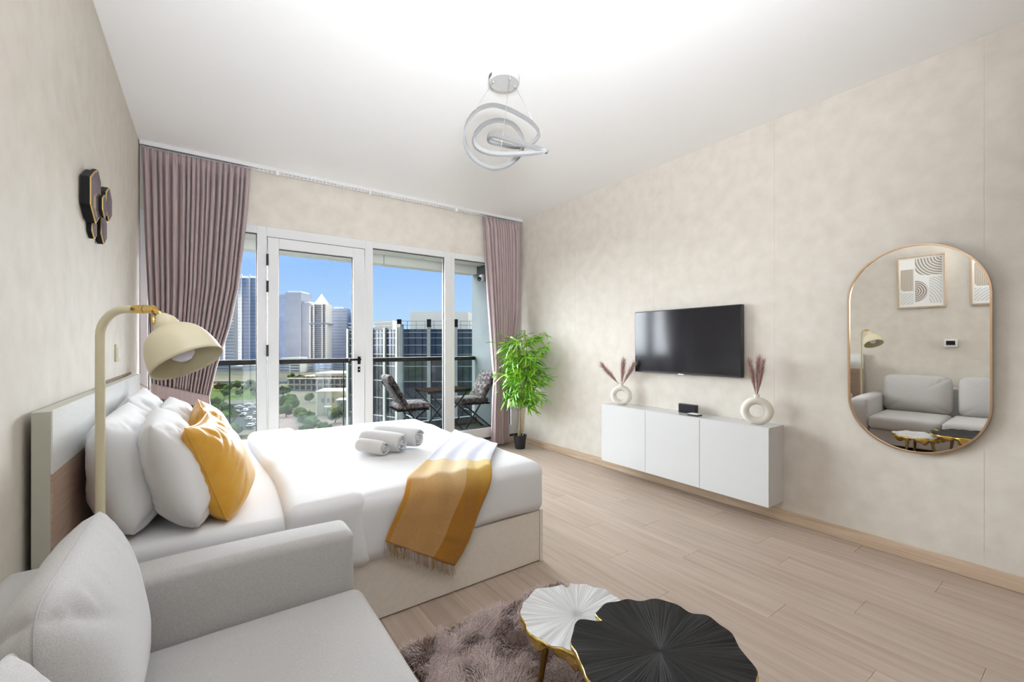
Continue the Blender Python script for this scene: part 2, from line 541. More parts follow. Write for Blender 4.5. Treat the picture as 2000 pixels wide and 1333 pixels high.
G().lathe([(.007, 0), (.007, .004), (0.001, .004)], 10, (1.327, LY0 - .008, 1.03), axis=(0, -1, 0)).obj('keyhole', M['silver'], kp)

# ------------------------------------------------------------------ balcony
BZ, BY1, BXR = 0.12, 5.78, 3.34
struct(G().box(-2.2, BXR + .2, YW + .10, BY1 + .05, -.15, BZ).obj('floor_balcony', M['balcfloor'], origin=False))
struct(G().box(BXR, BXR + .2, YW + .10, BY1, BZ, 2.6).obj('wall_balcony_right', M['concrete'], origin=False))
cb = struct(G().box(-2.4, BXR + .2, YW + .10, BY1, 2.49, 2.75).obj('ceiling_balcony', M['concrete'], origin=False))
for k in range(6):
    G().box(-2.35 + k * .95, -2.35 + k * .95 + .94, YW + .11, 5.58, 2.472, 2.49).obj('soffit_panel', M['soffit'], cb)
for k in range(4):
    G().box(-2.35 + k * 1.42, -2.35 + k * 1.42 + 1.412, 5.60, BY1, 2.357, 2.49).obj('edge_beam_panel', M['soffit'], cb, bevel=.006)
rl = thing('glass_railing', 'dark handrail over clear glass panels along the balcony edge', 'railing', (0.6, 5.70, BZ))
G().rbox(-2.2, BXR - .002, 5.665, 5.735, 1.066, 1.124, .02, .5).obj('handrail', pmat('handrail_bronze', (.020, .018, .017), rough=.5, spec=.05), rl, smooth=True)
G().box(-2.2, BXR - .002, 5.66, 5.74, BZ, .215).obj('base_channel', M['concrete'], rl, bevel=.006)
gx = [-2.19, -1.0, .21, 1.42, 2.62, BXR - .005]
for a, b in zip(gx[:-1], gx[1:]):
    G().box(a + .006, b - .006, 5.694, 5.706, .20, 1.075).obj('glass_panel', M['railglass'], rl)
for a in gx[1:-1]:
    G().box(a - .006, a + .006, 5.69, 5.71, .215, 1.075).obj('joint_post', M['black'], rl)
sl = thing('wall_sconce', 'small grey light fitting high on the balcony side wall', 'light', (BXR, 5.45, 2.24))
G().rbox(BXR - .05, BXR, 5.41, 5.49, 2.24, 2.33, .01, .05).obj('housing', M['palegrey'], sl, smooth=True)
G().lathe([(.001, 0), (.03, .002), (.034, .03)], 14, (BXR - .052, 5.45, 2.27), axis=(-1, 0, -.4)).obj('lens', M['gasket'], sl, smooth=True)

def floralmat():
    m, nt, b = nodemat('floral_canvas')
    N, L = nt.nodes, nt.links
    tc = N.new('ShaderNodeTexCoord')
    vo = N.new('ShaderNodeTexVoronoi'); vo.feature = 'DISTANCE_TO_EDGE'
    vo.inputs['Scale'].default_value = 17
    nz = N.new('ShaderNodeTexNoise'); nz.inputs['Scale'].default_value = 26
    mxv = N.new('ShaderNodeMix'); mxv.data_type = 'VECTOR'
    mxv.inputs[0].default_value = .12
    L.new(tc.outputs['Object'], mxv.inputs[4]); L.new(nz.outputs['Color'], mxv.inputs[5])
    L.new(mxv.outputs[1], vo.inputs['Vector'])
    rp = N.new('ShaderNodeValToRGB')
    rp.color_ramp.elements[0].position = .10; rp.color_ramp.elements[0].color = (.004, .003, .003, 1)
    rp.color_ramp.elements[1].position = .20; rp.color_ramp.elements[1].color = (.16, .13, .125, 1)
    L.new(vo.outputs['Distance'], rp.inputs[0]); L.new(rp.outputs[0], b.inputs['Base Color'])
    b.inputs['Roughness'].default_value = .9
    b.inputs['Specular IOR Level'].default_value = 0.1
    return m
M['floral'] = floralmat()
M['acacia'] = pmat('dark_stained_slat', (.009, .006, .005), (.014, .010, .008), (30, 4, 30), 4, .6, spec=0.0)

def seat_puff(V, c, h, amp):
    u = (V - np.array(c)) / np.array(h)
    k = np.clip(1 - u[:, 0] ** 2, 0, 1) * np.clip(1 - u[:, 1] ** 2, 0, 1)
    V = V.copy(); V[:, 2] += amp * k * np.sign(u[:, 2])
    return V

def balcony_chair():
    r = thing('folding_chair', 'folding chair with dark floral cushions, backrest towards the plain panes beside the balcony door', 'chair', (0, 0, 0), group='balcony chairs')
    for s in (-.19, .19):
        G().tube([(-.27, s, .72), (.22, s, 0.0)], .011, 8).obj('leg', M['black'], r, local=True, smooth=True, auto=40)
        G().tube([(.20, s * .88, .37), (-.25, s * .88, 0.0)], .011, 8).obj('leg', M['black'], r, local=True, smooth=True, auto=40)
    for k in range(5):
        G().box(-.17 + k * .083, -.17 + k * .083 + .065, -.21, .21, .365, .383).obj('seat_slat', M['acacia'], r, local=True, bevel=.003)
    for z in (.55, .66):
        xx = -.27 + (.72 - z) * (.49 / .72)
        g = G().box(-.008, .008, -.21, .21, -.03, .03)
        g.xform(lambda V: (np.array([[.83, 0, -.56], [0, 1, 0], [.56, 0, .83]]) @ V.T).T + np.array([xx + .018, 0, z]))
        g.obj('back_slat', M['acacia'], r, local=True)
    G().tube([(.04, -.19, .265), (.04, .19, .265)], .008, 8).obj('stretcher', M['black'], r, local=True, smooth=True, auto=40)
    G().rbox(-.16, .25, -.20, .20, .384, .45, .028, .05, lambda V: seat_puff(V, (.045, 0, .415), (.21, .2, .03), .018)).obj('seat_cushion', M['floral'], r, local=True, smooth=True)
    g = G().rbox(-.035, .035, -.20, .20, 0, .44, .03, .05)
    def tilt(V):
        V = V.copy()
        k = np.clip(1 - (V[:, 1] / .2) ** 2, 0, 1) * np.clip(1 - ((V[:, 2] - .22) / .22) ** 2, 0, 1)
        V[:, 0] += .02 * k * np.sign(V[:, 0])
        a = .50
        x = V[:, 0] * math.cos(a) - V[:, 2] * math.sin(a); z = V[:, 0] * math.sin(a) + V[:, 2] * math.cos(a)
        return np.stack([x - .055, V[:, 1], z + .415], 1)
    g.xform(tilt).obj('back_cushion', M['floral'], r, local=True, smooth=True)
    return r
ch = balcony_chair()
ch.location = (2.06, 5.20, BZ)
ch.rotation_euler = (0, 0, math.radians(-6))
dup(ch, (3.03, 5.24, BZ), math.radians(176), 'folding chair with dark floral cushions, its back to the balcony side wall')
bt = thing('balcony_table', 'small dark slatted folding table between the two balcony chairs', 'table', (2.57, 5.22, BZ))
for k in range(7):
    G().box(-.31 + k * .09, -.31 + k * .09 + .078, -.24, .24, .575, .593).obj('slat', M['acacia'], bt, local=True, bevel=.003)
for s in (-.2, .2):
    G().box(-.31, .31, s - .012, s + .012, .553, .575).obj('rail', M['black'], bt, local=True)
    G().tube([(-.27, s, .56), (.24, s, 0)], .011, 8).obj('leg', M['black'], bt, local=True, smooth=True, auto=40)
    G().tube([(.27, s * .88, .56), (-.24, s * .88, 0)], .011, 8).obj('leg', M['black'], bt, local=True, smooth=True, auto=40)

# ------------------------------------------------------------------ curtains
def curtain(name, label, top, keys, folds, ymid, seed, tie_z, tie_pts):
    """keys: list of (z, xleft, xright) from top to bottom"""
    x0 = keys[0][1]; x1 = keys[0][2]
    root = thing(name, label, 'curtain', ((x0 + x1) / 2, ymid, keys[-1][0]))
    zs = np.array([k[0] for k in keys]); xl = np.array([k[1] for k in keys]); xr_ = np.array([k[2] for k in keys])
    nv, nu = 90, folds * 14
    r = np.random.RandomState(int(seed))
    ph = np.cumsum(r.uniform(.65, 1.35, folds + 1)); ph = np.concatenate([[0], ph])
    u = np.linspace(0, 1, nu)
    P = np.interp(u * ph[-1], ph, np.arange(folds + 2)) * 2 * math.pi
    amp = np.interp(u, np.linspace(0, 1, folds), r.uniform(.55, 1.1, folds))
    zz = np.linspace(top, keys[-1][0], nv)
    A = np.zeros((nu, nv, 3))
    for j, z in enumerate(zz):
        a = np.interp(-z, -zs, xl); b = np.interp(-z, -zs, xr_)
        w = b - a
        d = np.clip((top - z) / .12, 0, 1)
        depth = .012 + .040 * d
        y = ymid + depth * amp * np.sign(np.sin(P)) * np.abs(np.sin(P)) ** .7 + .008 * d * np.sin(2.3 * P + z * 2.0 + seed)
        if z > top - .10:       # gathered heading
            y = y + .006 * np.sin(3 * P)
        pinch = math.exp(-((z - tie_z) / .10) ** 2)
        y = ymid + (y - ymid) * (1 - .35 * pinch)
        xx = a + w * (u + .35 / folds / 2 * np.sin(P + 1.2) / math.pi)
        A[:, j, 0] = xx; A[:, j, 1] = y; A[:, j, 2] = z
    o = G().grid(A).obj('drape', M['curtain'], root, smooth=True)
    sm = o.modifiers.new('solidify', 'SOLIDIFY'); sm.thickness = .003
    # gathered heading tape, a strip of its own
    H = np.zeros((nu, 4, 3))
    for j, z in enumerate((top - .002, top - .02, top - .05, top - .075)):
        H[:, j, 0] = x0 + (x1 - x0) * u
        H[:, j, 1] = ymid + .020 + .010 * np.sin(P)
        H[:, j, 2] = z
    o = G().grid(H).obj('heading_tape', M['curtain'], root, smooth=True)
    # tie band
    T = np.zeros((48, 6, 3))
    for i, uu in enumerate(np.linspace(0, 1, 48)):
        ang = uu * 2 * math.pi
        xa, xb, z0, z1 = tie_pts
        cx, hw = (xa + xb) / 2, (xb - xa) / 2
        sx = math.copysign(abs(math.cos(ang)) ** .6, math.cos(ang)); sy = math.copysign(abs(math.sin(ang)) ** .6, math.sin(ang))
        zc = z0 + (z1 - z0) * (sx * .5 + .5)
        for j in range(6):
            t = j / 5
            T[i, j] = (cx + hw * sx, ymid - .052 * sy, zc - .035 + .11 * (1 - t) * 1.0 - .03)
    o = G().grid(T, closeu=True).obj('tieback', M['curtain'], root, smooth=True)
    sm = o.modifiers.new('solidify', 'SOLIDIFY'); sm.thickness = .004
    return root
CY = 4.62
lc = curtain('curtain', 'wide dusty mauve curtain tied back beside the headboard wall', 2.905,
        [(2.905, -.435, .325), (2.55, -.425, .305), (2.2, -.415, .275), (1.8, -.40, .235), (1.45, -.385, .17), (1.1, -.375, .075), (.83, -.365, .02), (.6, -.37, .05), (.02, -.38, .10)],
        17, CY, 3, .84, (-.372, .028, .93, .80))
curtain('curtain', 'narrow dusty mauve curtain tied back behind the bamboo plant', 2.905,
        [(2.905, 2.835, 3.375), (2.55, 2.86, 3.385), (2.2, 2.885, 3.385), (1.7, 2.925, 3.365), (1.3, 2.96, 3.32), (1.0, 2.99, 3.24), (.86, 3.00, 3.20), (.6, 2.985, 3.20), (.025, 2.965, 3.21)],
        11, CY, 8, .86, (2.995, 3.205, .90, .885))
tr = thing('curtain_track', 'slim white ceiling track carrying both mauve curtains', 'curtain track', ((XL + XR) / 2, CY, 2.92))
G().box(XL + .005, XR - .005, CY - .016, CY + .016, 2.925, ZC).obj('rail', M['frame'], tr, bevel=.003)
G().box(XL + .005, XR - .005, CY + .050, CY + .078, 2.925, ZC).obj('rail', M['frame'], tr, bevel=.003)
gl = G()
for k in range(70):
    xx = .40 + k * (2.40 / 70)
    gl.box(xx - .004, xx + .004, CY - .006, CY + .006, 2.905, 2.925)
o = gl.obj('gliders', M['plastic'], tr); o['kind'] = 'stuff'
for xx in (.55, 1.42, 2.45):
    G().rbox(xx - .012, xx + .012, CY - .02, CY + .02, 2.893, 2.93, .004, .03).obj('bracket', M['plastic'], tr, smooth=True)
hk = thing('tieback_hook', 'small brown wall hook and cord holding the wide curtain', 'hook', (XL, 4.40, .98))
G().lathe([(.014, 0), (.012, .006), (.004, .008), (.004, .03), (.009, .034), (.001, .037)], 10, (XL, 4.40, .985), axis=(1, 0, 0)).obj('hook', M['bronze'], hk, smooth=True)
G().tube(resample([(XL + .03, 4.40, .985), (XL + .06, 4.46, .955), (XL + .085, 4.56, .935)], 8), .004, 6).obj('cord', M['curtain'], hk, smooth=True)

# ------------------------------------------------------------------ bed
BX0, BX1, BYN, BYF, BZT = -.385, 1.64, 2.00, 3.90, .30
bed = thing('bed', 'double bed with cream panel base, tall white headboard and white sheet', 'bed', ((BX0 + BX1) / 2, (BYN + BYF) / 2, 0))
for ya, yb in ((BYN, BYN + .022), (BYF - .022, BYF)):
    sp = G().box(BX0, BX1 - .024, ya, yb, .006, BZT).obj('side_panel', M['bedbase'], bed, bevel=.002)
    if ya == BYN:
        for xx, zz in ((.80, .205), (1.50, .205)):
            G().lathe([(.006, 0), (.005, .0015), (.001, .002)], 12, (xx, BYN, zz), axis=(0, -1, 0)).obj('screw_cap', M['bedbase'], sp)
G().box(BX1 - .022, BX1, BYN - .004, BYF + .004, .0, BZT + .004).obj('foot_panel', M['bedbase'], bed, bevel=.002)
G().box(BX0, BX1 - .03, BYN + .024, BYF - .024, .25, .295).obj('bed_board', M['bedbase'], bed)
HX0, HX1, HY0, HY1, HZ = -.432, -.386, 1.90, 4.07, 1.08
G().box(HX0, HX1 - .004, HY0, HY1, 0.0, HZ - .002).obj('headboard_core', M['headside'], bed, bevel=.002)
G().box(HX1 - .004, HX1, HY0 + .001, HY1, .885, HZ).obj('headboard_panel', M['headwhite'], bed)
G().box(HX1 - .004, HX1, HY0 + .001, HY1, .02, .884).obj('headboard_panel', M['headwood'], bed)
def mat_fn(V):
    V = V.copy()
    V[:, 2] += np.where(V[:, 2] > .45, .006 * wob(V[:, 0], V[:, 1], 5, 4), 0)
    return V
G().rbox(BX0 + .004, 1.60, BYN + .005, BYF - .005, .297, .565, .045, .07, mat_fn).obj('mattress', M['linen'], bed, smooth=True)

def duvet_fn(V):
    V = V.copy()
    n1 = wob(V[:, 0], V[:, 1], 6.5, 21); n2 = wob(V[:, 0] + V[:, 2], V[:, 1], 15, 22)
    top = V[:, 2] > .5
    V[:, 2] += np.where(top, .007 * n1 + .0025 * n2, 0)
    side = (V[:, 1] < BYN + .02) & ~top
    V[:, 1] += np.where(side, -.006 * np.clip(wob(V[:, 0], V[:, 2], 7, 31), -1, 1) + .012 * np.clip((V[:, 2] - .28) / .3, 0, 1) - .006, 0)
    low = V[:, 2] < .36
    V[:, 2] += np.where(low, .012 * np.sin(V[:, 0] * 5.0 + 1.0) - .004, 0)
    # plump the shoulders
    return V
dv = thing('duvet', 'smooth white duvet with turned-down top covering the bed', 'duvet', (.95, 2.95, .30))
G().rbox(.34, BX1 + .012, BYN - .022, BYF + .02, .292, .592, .065, .05, duvet_fn).obj('cover', M['linen'], dv, smooth=True)
def fold_fn(V):
    V = duvet_fn(V)
    V[:, 0] += .02 * np.sin(V[:, 1] * 3.1) + np.where(V[:, 2] < .5, -.03 * (V[:, 0] < .4) + .03 * (V[:, 0] > .4), 0) * np.clip((.5 - V[:, 2]) / .2, 0, 1)
    return V
G().rbox(.265, .60, BYN - .030, BYF + .028, .286, .614, .055, .04, fold_fn).obj('turned_down_fold', M['linen'], dv, smooth=True)

# ------------------------------------------------------------------ pillows
def pillow(name, label, cat, mat, org, wdir, hdir, W, H, T, seed, group=None, seam=False, ear=.045, top_sag=0.0, ridge=None):
    wd = np.array(wdir, float); wd /= np.linalg.norm(wd)
    hd = np.array(hdir, float); hd -= wd * (hd @ wd); hd /= np.linalg.norm(hd)
    nd = np.cross(wd, hd)
    n = 56
    uu = np.linspace(-1, 1, n)
    uu = np.sign(uu) * np.abs(uu) ** .8
    Uu, Vv = np.meshgrid(uu, uu, indexing='ij')
    nexp = 6.0 if not seam else 9.0
    mxx = np.maximum(np.abs(Uu), np.abs(Vv)); rq = (np.abs(Uu) ** nexp + np.abs(Vv) ** nexp) ** (1 / nexp) + 1e-9
    kk = np.where(mxx > 1e-6, mxx / rq, 1)
    kk = np.where(Vv > 0, 1 - (1 - kk) * .45, kk)          # top corners stay pointed, lower ones round off
    px = Uu * kk * W / 2 * (1 - ear * (1 - Vv ** 2) * np.abs(Uu) ** 2 * 1.4)
    pyy = Vv * kk * H / 2 * (1 - ear * (1 - Uu ** 2) * np.clip(Vv, 0, 1) ** 2 * 1.6)
    prof = (np.clip(1 - np.abs(Uu) ** 2.6, 0, 1) * np.clip(1 - np.abs(Vv) ** 2.6, 0, 1)) ** .55
    prof = prof * (1 - .20 * Vv)                       # heavier at the bottom
    wr1 = wob(px * 1.0, pyy * 1.0, 16, seed); wr2 = wob(px, pyy, 38, seed + 5)
    crease = np.exp(-((Vv - .72) / .24) ** 2) * (np.abs(np.sin(Uu * 7.5 + 1.5 * Vv + seed)) ** .6 - .6) * .016
    diag = (np.abs(np.sin(9 * (Uu - Vv) + 3 * wob(Uu, Vv, 3, seed + 9))) ** .7 - .6) * .007 * np.exp(-((np.abs(Uu) - .6) / .35) ** 2)
    crease = crease + diag
    edge_mask = np.clip(1.02 - np.maximum(np.abs(Uu), np.abs(Vv)), 0, .3) / .3
    def side(sg):
        t = sg * (T / 2 * prof + (.008 * wr1 + .003 * wr2 + crease) * edge_mask)
        Q = (np.array(org)[None, None] + px[..., None] * wd + (pyy + H / 2)[..., None] * hd + t[..., None] * nd)
        return Q
    A, B = side(1), side(-1)
    b = (np.abs(Uu) > .999) | (np.abs(Vv) > .999)
    mid = (A + B) / 2
    A[b] = mid[b]; B[b] = mid[b]
    g = G().grid(A).grid(B, flip=True)
    root = thing(name, label, cat, tuple(org), group=group)
    o = g.obj('cover', mat, root, smooth=True)
    bmx = bmesh.new(); bmx.from_mesh(o.data); bmesh.ops.remove_doubles(bmx, verts=bmx.verts, dist=1e-5)
    bmx.to_mesh(o.data); bmx.free(); o.data.shade_smooth()
    if seam:
        bd = np.concatenate([mid[:, 0], mid[-1, 1:], mid[::-1, -1][1:], mid[0, ::-1][1:-1]])
        G().tube(bd, .0035, 6, closed=True).obj('piping', mat, root, smooth=True)
    return root
PG = 'white pillows against the headboard'
Z0 = .572
pillow('pillow', 'white pillow against the headboard, partly behind the cream floor lamp pole', 'pillow', M['linen'], (-.215, 2.40, Z0), (0, 1, 0), (-.20, 0, 1), .74, .46, .24, 41, PG)
pillow('pillow', 'white pillow against the headboard at the curtain end of the bed', 'pillow', M['linen'], (-.225, 3.17, Z0), (0, 1, 0), (-.20, 0, 1), .72, .47, .22, 42, PG)
pillow('pillow', 'white pillow in the front row, behind the mustard cushion with the visible seam', 'pillow', M['linen'], (-.035, 2.33, Z0 - .003), (-.05, 1, 0), (-.34, 0, 1), .68, .46, .22, 43, PG)
pillow('pillow', 'white pillow in the front row, behind the mustard cushion closer to the window', 'pillow', M['linen'], (-.04, 3.02, Z0 - .003), (0, 1, 0), (-.34, 0, 1), .62, .44, .22, 44, PG)
CG = 'mustard cushions on the bed'
pillow('cushion', 'mustard satin cushion with long visible seam beside the lamp shade', 'cushion', M['mustard'], (.105, 2.27, Z0 + .002), (.16, 1, 0), (-.36, 0, 1), .46, .42, .21, 51, CG, seam=True, ear=.07)
pillow('cushion', 'mustard satin cushion partly hidden behind the other mustard one', 'cushion', M['mustard'], (.10, 2.80, Z0 + .002), (-.05, 1, 0), (-.32, 0, 1), .44, .43, .18, 52, CG, seam=True, ear=.07)

# ------------------------------------------------------------------ towels
M['terry'] = pmat('white_terry', (.66, .66, .67), rough=.95, sheen=.3, bump=.5, bscale=(260, 260, 260), bdist=.003)
def towel(label, end, length, R, ax, seed):
    a = np.array([ax[0], ax[1], 0.0]); a /= np.linalg.norm(a)
    side = np.array([-a[1], a[0], 0])
    root = thing('rolled_towel', label, 'towel', (end[0] + a[0] * length / 2, end[1] + a[1] * length / 2, end[2] - R), group='rolled towels on the bed')
    turns = 4.2
    n = 150
    th = np.linspace(.5, turns * 2 * math.pi, n)
    pitch = (R - .010) / (turns * 2 * math.pi)
    rr = .004 + pitch * th
    nl = 9
    A = np.zeros((n, nl, 3))
    for j in range(nl):
        s = j / (nl - 1)
        f = 1 - .10 * (abs(2 * s - 1)) ** 6
        for i in range(n):
            y = rr[i] * f * math.cos(th[i] + seed); z = rr[i] * f * math.sin(th[i] + seed)
            z = max(z, -R * .93)
            A[i, j] = np.array([end[0], end[1], end[2]]) + a * (s * length + .006 * math.sin(rr[i] * 300) * (1 if s < .5 else -1)) + side * y * 1.04 + np.array([0, 0, z])
    o = G().grid(A).obj('roll', M['terry'], root, smooth=True)
    sm = o.modifiers.new('solidify', 'SOLIDIFY'); sm.thickness = pitch * 2 * math.pi * .82; sm.offset = 0
    sb = o.modifiers.new('sub', 'SUBSURF'); sb.levels = 1; sb.render_levels = 1
    return root
TA = (-.45, .89)
towel('smallest rolled white towel lying on the bed, nearest the turned-down duvet fold', (.907, 2.646, .642), .22, .048, TA, .4)
towel('middle rolled white towel lying between the other two on the bed', (1.025, 2.650, .657), .34, .064, TA, .9)
towel('largest rolled white towel lying on the bed, next to the mustard throw', (1.160, 2.705, .662), .38, .069, TA, 1.6)

# ------------------------------------------------------------------ throw blanket
def throwmat():
    m, nt, b = nodemat('ombre_lit_throw')
    N, L = nt.nodes, nt.links
    uv = N.new('ShaderNodeUVMap'); uv.uv_map = 'weave'
    sp = N.new('ShaderNodeSeparateXYZ'); L.new(uv.outputs[0], sp.inputs[0])
    def ramp(sock, stops):
        r = N.new('ShaderNodeValToRGB')
        e = r.color_ramp.elements
        e[0].position, e[0].color = stops[0][0], (*stops[0][1], 1)
        e[1].position, e[1].color = stops[-1][0], (*stops[-1][1], 1)
        for p, c in stops[1:-1]:
            q = e.new(p); q.color = (*c, 1)
        L.new(sock, r.inputs[0])
        return r.outputs[0]
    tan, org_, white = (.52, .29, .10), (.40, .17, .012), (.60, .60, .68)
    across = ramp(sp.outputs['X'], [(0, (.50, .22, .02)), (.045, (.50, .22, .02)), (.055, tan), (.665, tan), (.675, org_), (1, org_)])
    gold = ramp(sp.outputs['X'], [(0, (.66, .42, .13)), (.665, (.70, .56, .32)), (.675, (.66, .46, .12)), (1, (.62, .40, .08))])  # paler gold for the window-lit top, partly real dye
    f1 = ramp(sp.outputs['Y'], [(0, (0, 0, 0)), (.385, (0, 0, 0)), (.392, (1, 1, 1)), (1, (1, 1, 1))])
    f2 = ramp(sp.outputs['Y'], [(0, (0, 0, 0)), (.50, (0, 0, 0)), (.66, (1, 1, 1)), (1, (1, 1, 1))])  # lit top to shaded side painted in at the bed edge, over the dye
    def mix(f, a, bb):
        x = N.new('ShaderNodeMix'); x.data_type = 'RGBA'
        L.new(f, x.inputs[0])
        if isinstance(a, tuple): x.inputs[6].default_value = (*a, 1)
        else: L.new(a, x.inputs[6])
        L.new(bb, x.inputs[7])
        return x.outputs[2]
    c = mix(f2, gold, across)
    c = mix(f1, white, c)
    wv = N.new('ShaderNodeTexNoise'); wv.inputs['Scale'].default_value = 420
    tc = N.new('ShaderNodeTexCoord'); L.new(tc.outputs['Object'], wv.inputs['Vector'])
    hs = N.new('ShaderNodeHueSaturation'); mr = N.new('ShaderNodeMapRange')
    L.new(wv.outputs['Fac'], mr.inputs[0]); mr.inputs[1].default_value = .3; mr.inputs[2].default_value = .7
    mr.inputs[3].default_value = .78; mr.inputs[4].default_value = 1.22
    L.new(mr.outputs[0], hs.inputs['Value']); L.new(c, hs.inputs['Color'])
    L.new(hs.outputs[0], b.inputs['Base Color'])
    bp = N.new('ShaderNodeBump'); bp.inputs['Strength'].default_value = .3; bp.inputs['Distance'].default_value = .002
    L.new(wv.outputs['Fac'], bp.inputs['Height']); L.new(bp.outputs[0], b.inputs['Normal'])
    b.inputs['Roughness'].default_value = .85
    b.inputs['Sheen Weight'].default_value = .2
    return m
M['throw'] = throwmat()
ZT, YE = .602, BYN - .030            # top of duvet, near side of duvet
def throw_point(x, s, lift):
    """unrolled (x, s) -> world: s > YE lies on top, below hangs down the side"""
    r = .062
    flat = YE + r
    if s >= flat:
        return (x, s, ZT + lift)
    arc = (flat - s)
    if arc < r * math.pi / 2:
        a = arc / r
        return (x, flat - (r + lift) * math.sin(a), ZT - r + (r + lift) * math.cos(a))
    return (x, YE - lift, ZT - r - (arc - r * math.pi / 2))
th_l = resample([(1.610, 3.06), (1.40, 2.78), (1.185, 2.516), (1.00, 2.28), (.837, 2.076), (.745, 1.93), (.700, 1.84), (.672, 1.775)], 70)
th_r = resample([(1.618, 2.45), (1.52, 2.33), (1.415, 2.203), (1.32, 2.07), (1.25, 1.96), (1.179, 1.81), (1.10, 1.64), (1.03, 1.555)], 70)
NA = 46
A = np.zeros((NA, 70, 3)); UVt = np.zeros((NA, 70, 2))
for i in range(NA):
    a = i / (NA - 1)
    for j in range(70):
        p = th_l[j] * (1 - a) + th_r[j] * a
        bq = j / 69
        lift = .007 + .0072 * (1 + math.sin(a * 19 + 2.2 * math.sin(bq * 5) + .8)) * (.35 + .65 * math.sin(bq * 3.1) ** 2) + .003 * (1 + math.sin(bq * 34 + a * 5)) * (.55 < bq < .85) * .6
        A[i, j] = throw_point(min(p[0], 1.625), p[1], lift)
        UVt[i, j] = (a, bq)
tw = thing('throw_blanket', 'white to mustard fringed throw draped diagonally over the bed corner', 'blanket', (1.2, 2.2, .30))
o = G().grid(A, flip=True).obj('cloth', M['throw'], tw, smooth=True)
uvl = o.data.uv_layers.new(name='weave')
flat = UVt.reshape(-1, 2)
lv = np.zeros(len(o.data.loops), dtype=np.int32)
o.data.loops.foreach_get('vertex_index', lv)
uvl.data.foreach_set('uv', flat[lv].ravel())
sm = o.modifiers.new('solidify', 'SOLIDIFY'); sm.thickness = .004; sm.offset = 1
M['fringe'] = pmat('fringe_yarn', (.50, .30, .12), (.62, .50, .38), (30, 1, 1), 2, .9)
M['fringew'] = pmat('pale_fringe_yarn', (.52, .47, .43), (.40, .24, .10), (40, 1, 1), 2, .9)
g = G()
for k in range(130):
    a = (k + rnd.random()) / 130
    p = th_l[-1] * (1 - a) + th_r[-1] * a
    q = Vector(throw_point(p[0], p[1], .009))
    ln = rnd.uniform(.045, .065)
    dx = rnd.uniform(-.012, .012); dy = rnd.uniform(-.006, .004)
    g.tube([q + Vector((0, 0, .004)), q + Vector((dx * .4, dy * .5 - .003, -ln * .5)), q + Vector((dx, dy, -ln))], [.0016, .0020, .0012], 4)
o = g.obj('fringe', M['fringew'], tw); o['kind'] = 'stuff'

# ------------------------------------------------------------------ sofa
SY0, SY1, SX0, SX1 = .25, 1.815, -.425, .455
sf = thing('sofa', 'light grey two-seat fabric sofa with loose back cushions', 'sofa', (.02, (SY0 + SY1) / 2, 0))
AR = .16
def arm_fn(V):
    V = V.copy(); V[:, 2] += np.where(V[:, 2] > .4, .010 * np.sin((V[:, 0] - SX0) * 3.3), 0); return V
for ya, yb in ((SY1 - AR, SY1), (SY0, SY0 + AR)):
    ao = G().rbox(SX0, SX1, ya, yb, .07, .588, .032, .06, arm_fn).obj('arm', M['sofa'], sf, smooth=True)
    yi = ya if ya > 1 else yb
    sg = -1 if ya > 1 else 1
    G().tube([(x_, yi + sg * .0015 - sg * .004, .553 + .010 * math.sin((x_ - SX0) * 3.3)) for x_ in np.linspace(SX0 + .05, SX1 - .03, 24)], .0022, 5).obj('seam', M['sofa'], ao, smooth=True)
G().rbox(SX0, SX1 - .035, SY0 + AR, SY1 - AR, .07, .245, .02, .1).obj('base', M['sofa'], sf, smooth=True)
G().rbox(SX0, -.27, SY0 + AR, SY1 - AR, .24, .70, .03, .1).obj('back_frame', M['sofa'], sf, smooth=True)
ymid = (SY0 + SY1) / 2
CW = (SY1 - SY0 - 2 * AR) / 2
for k in range(2):
    ya = SY0 + AR + k * CW + .003; yb = ya + CW - .006
    G().rbox(-.26, .475, ya, yb, .246, .392, .045, .05, lambda V: seat_puff(V, (.11, (ya + yb) / 2, .32), (.37, CW / 2, .07), .018)).obj('seat_cushion', M['sofa'], sf, smooth=True)
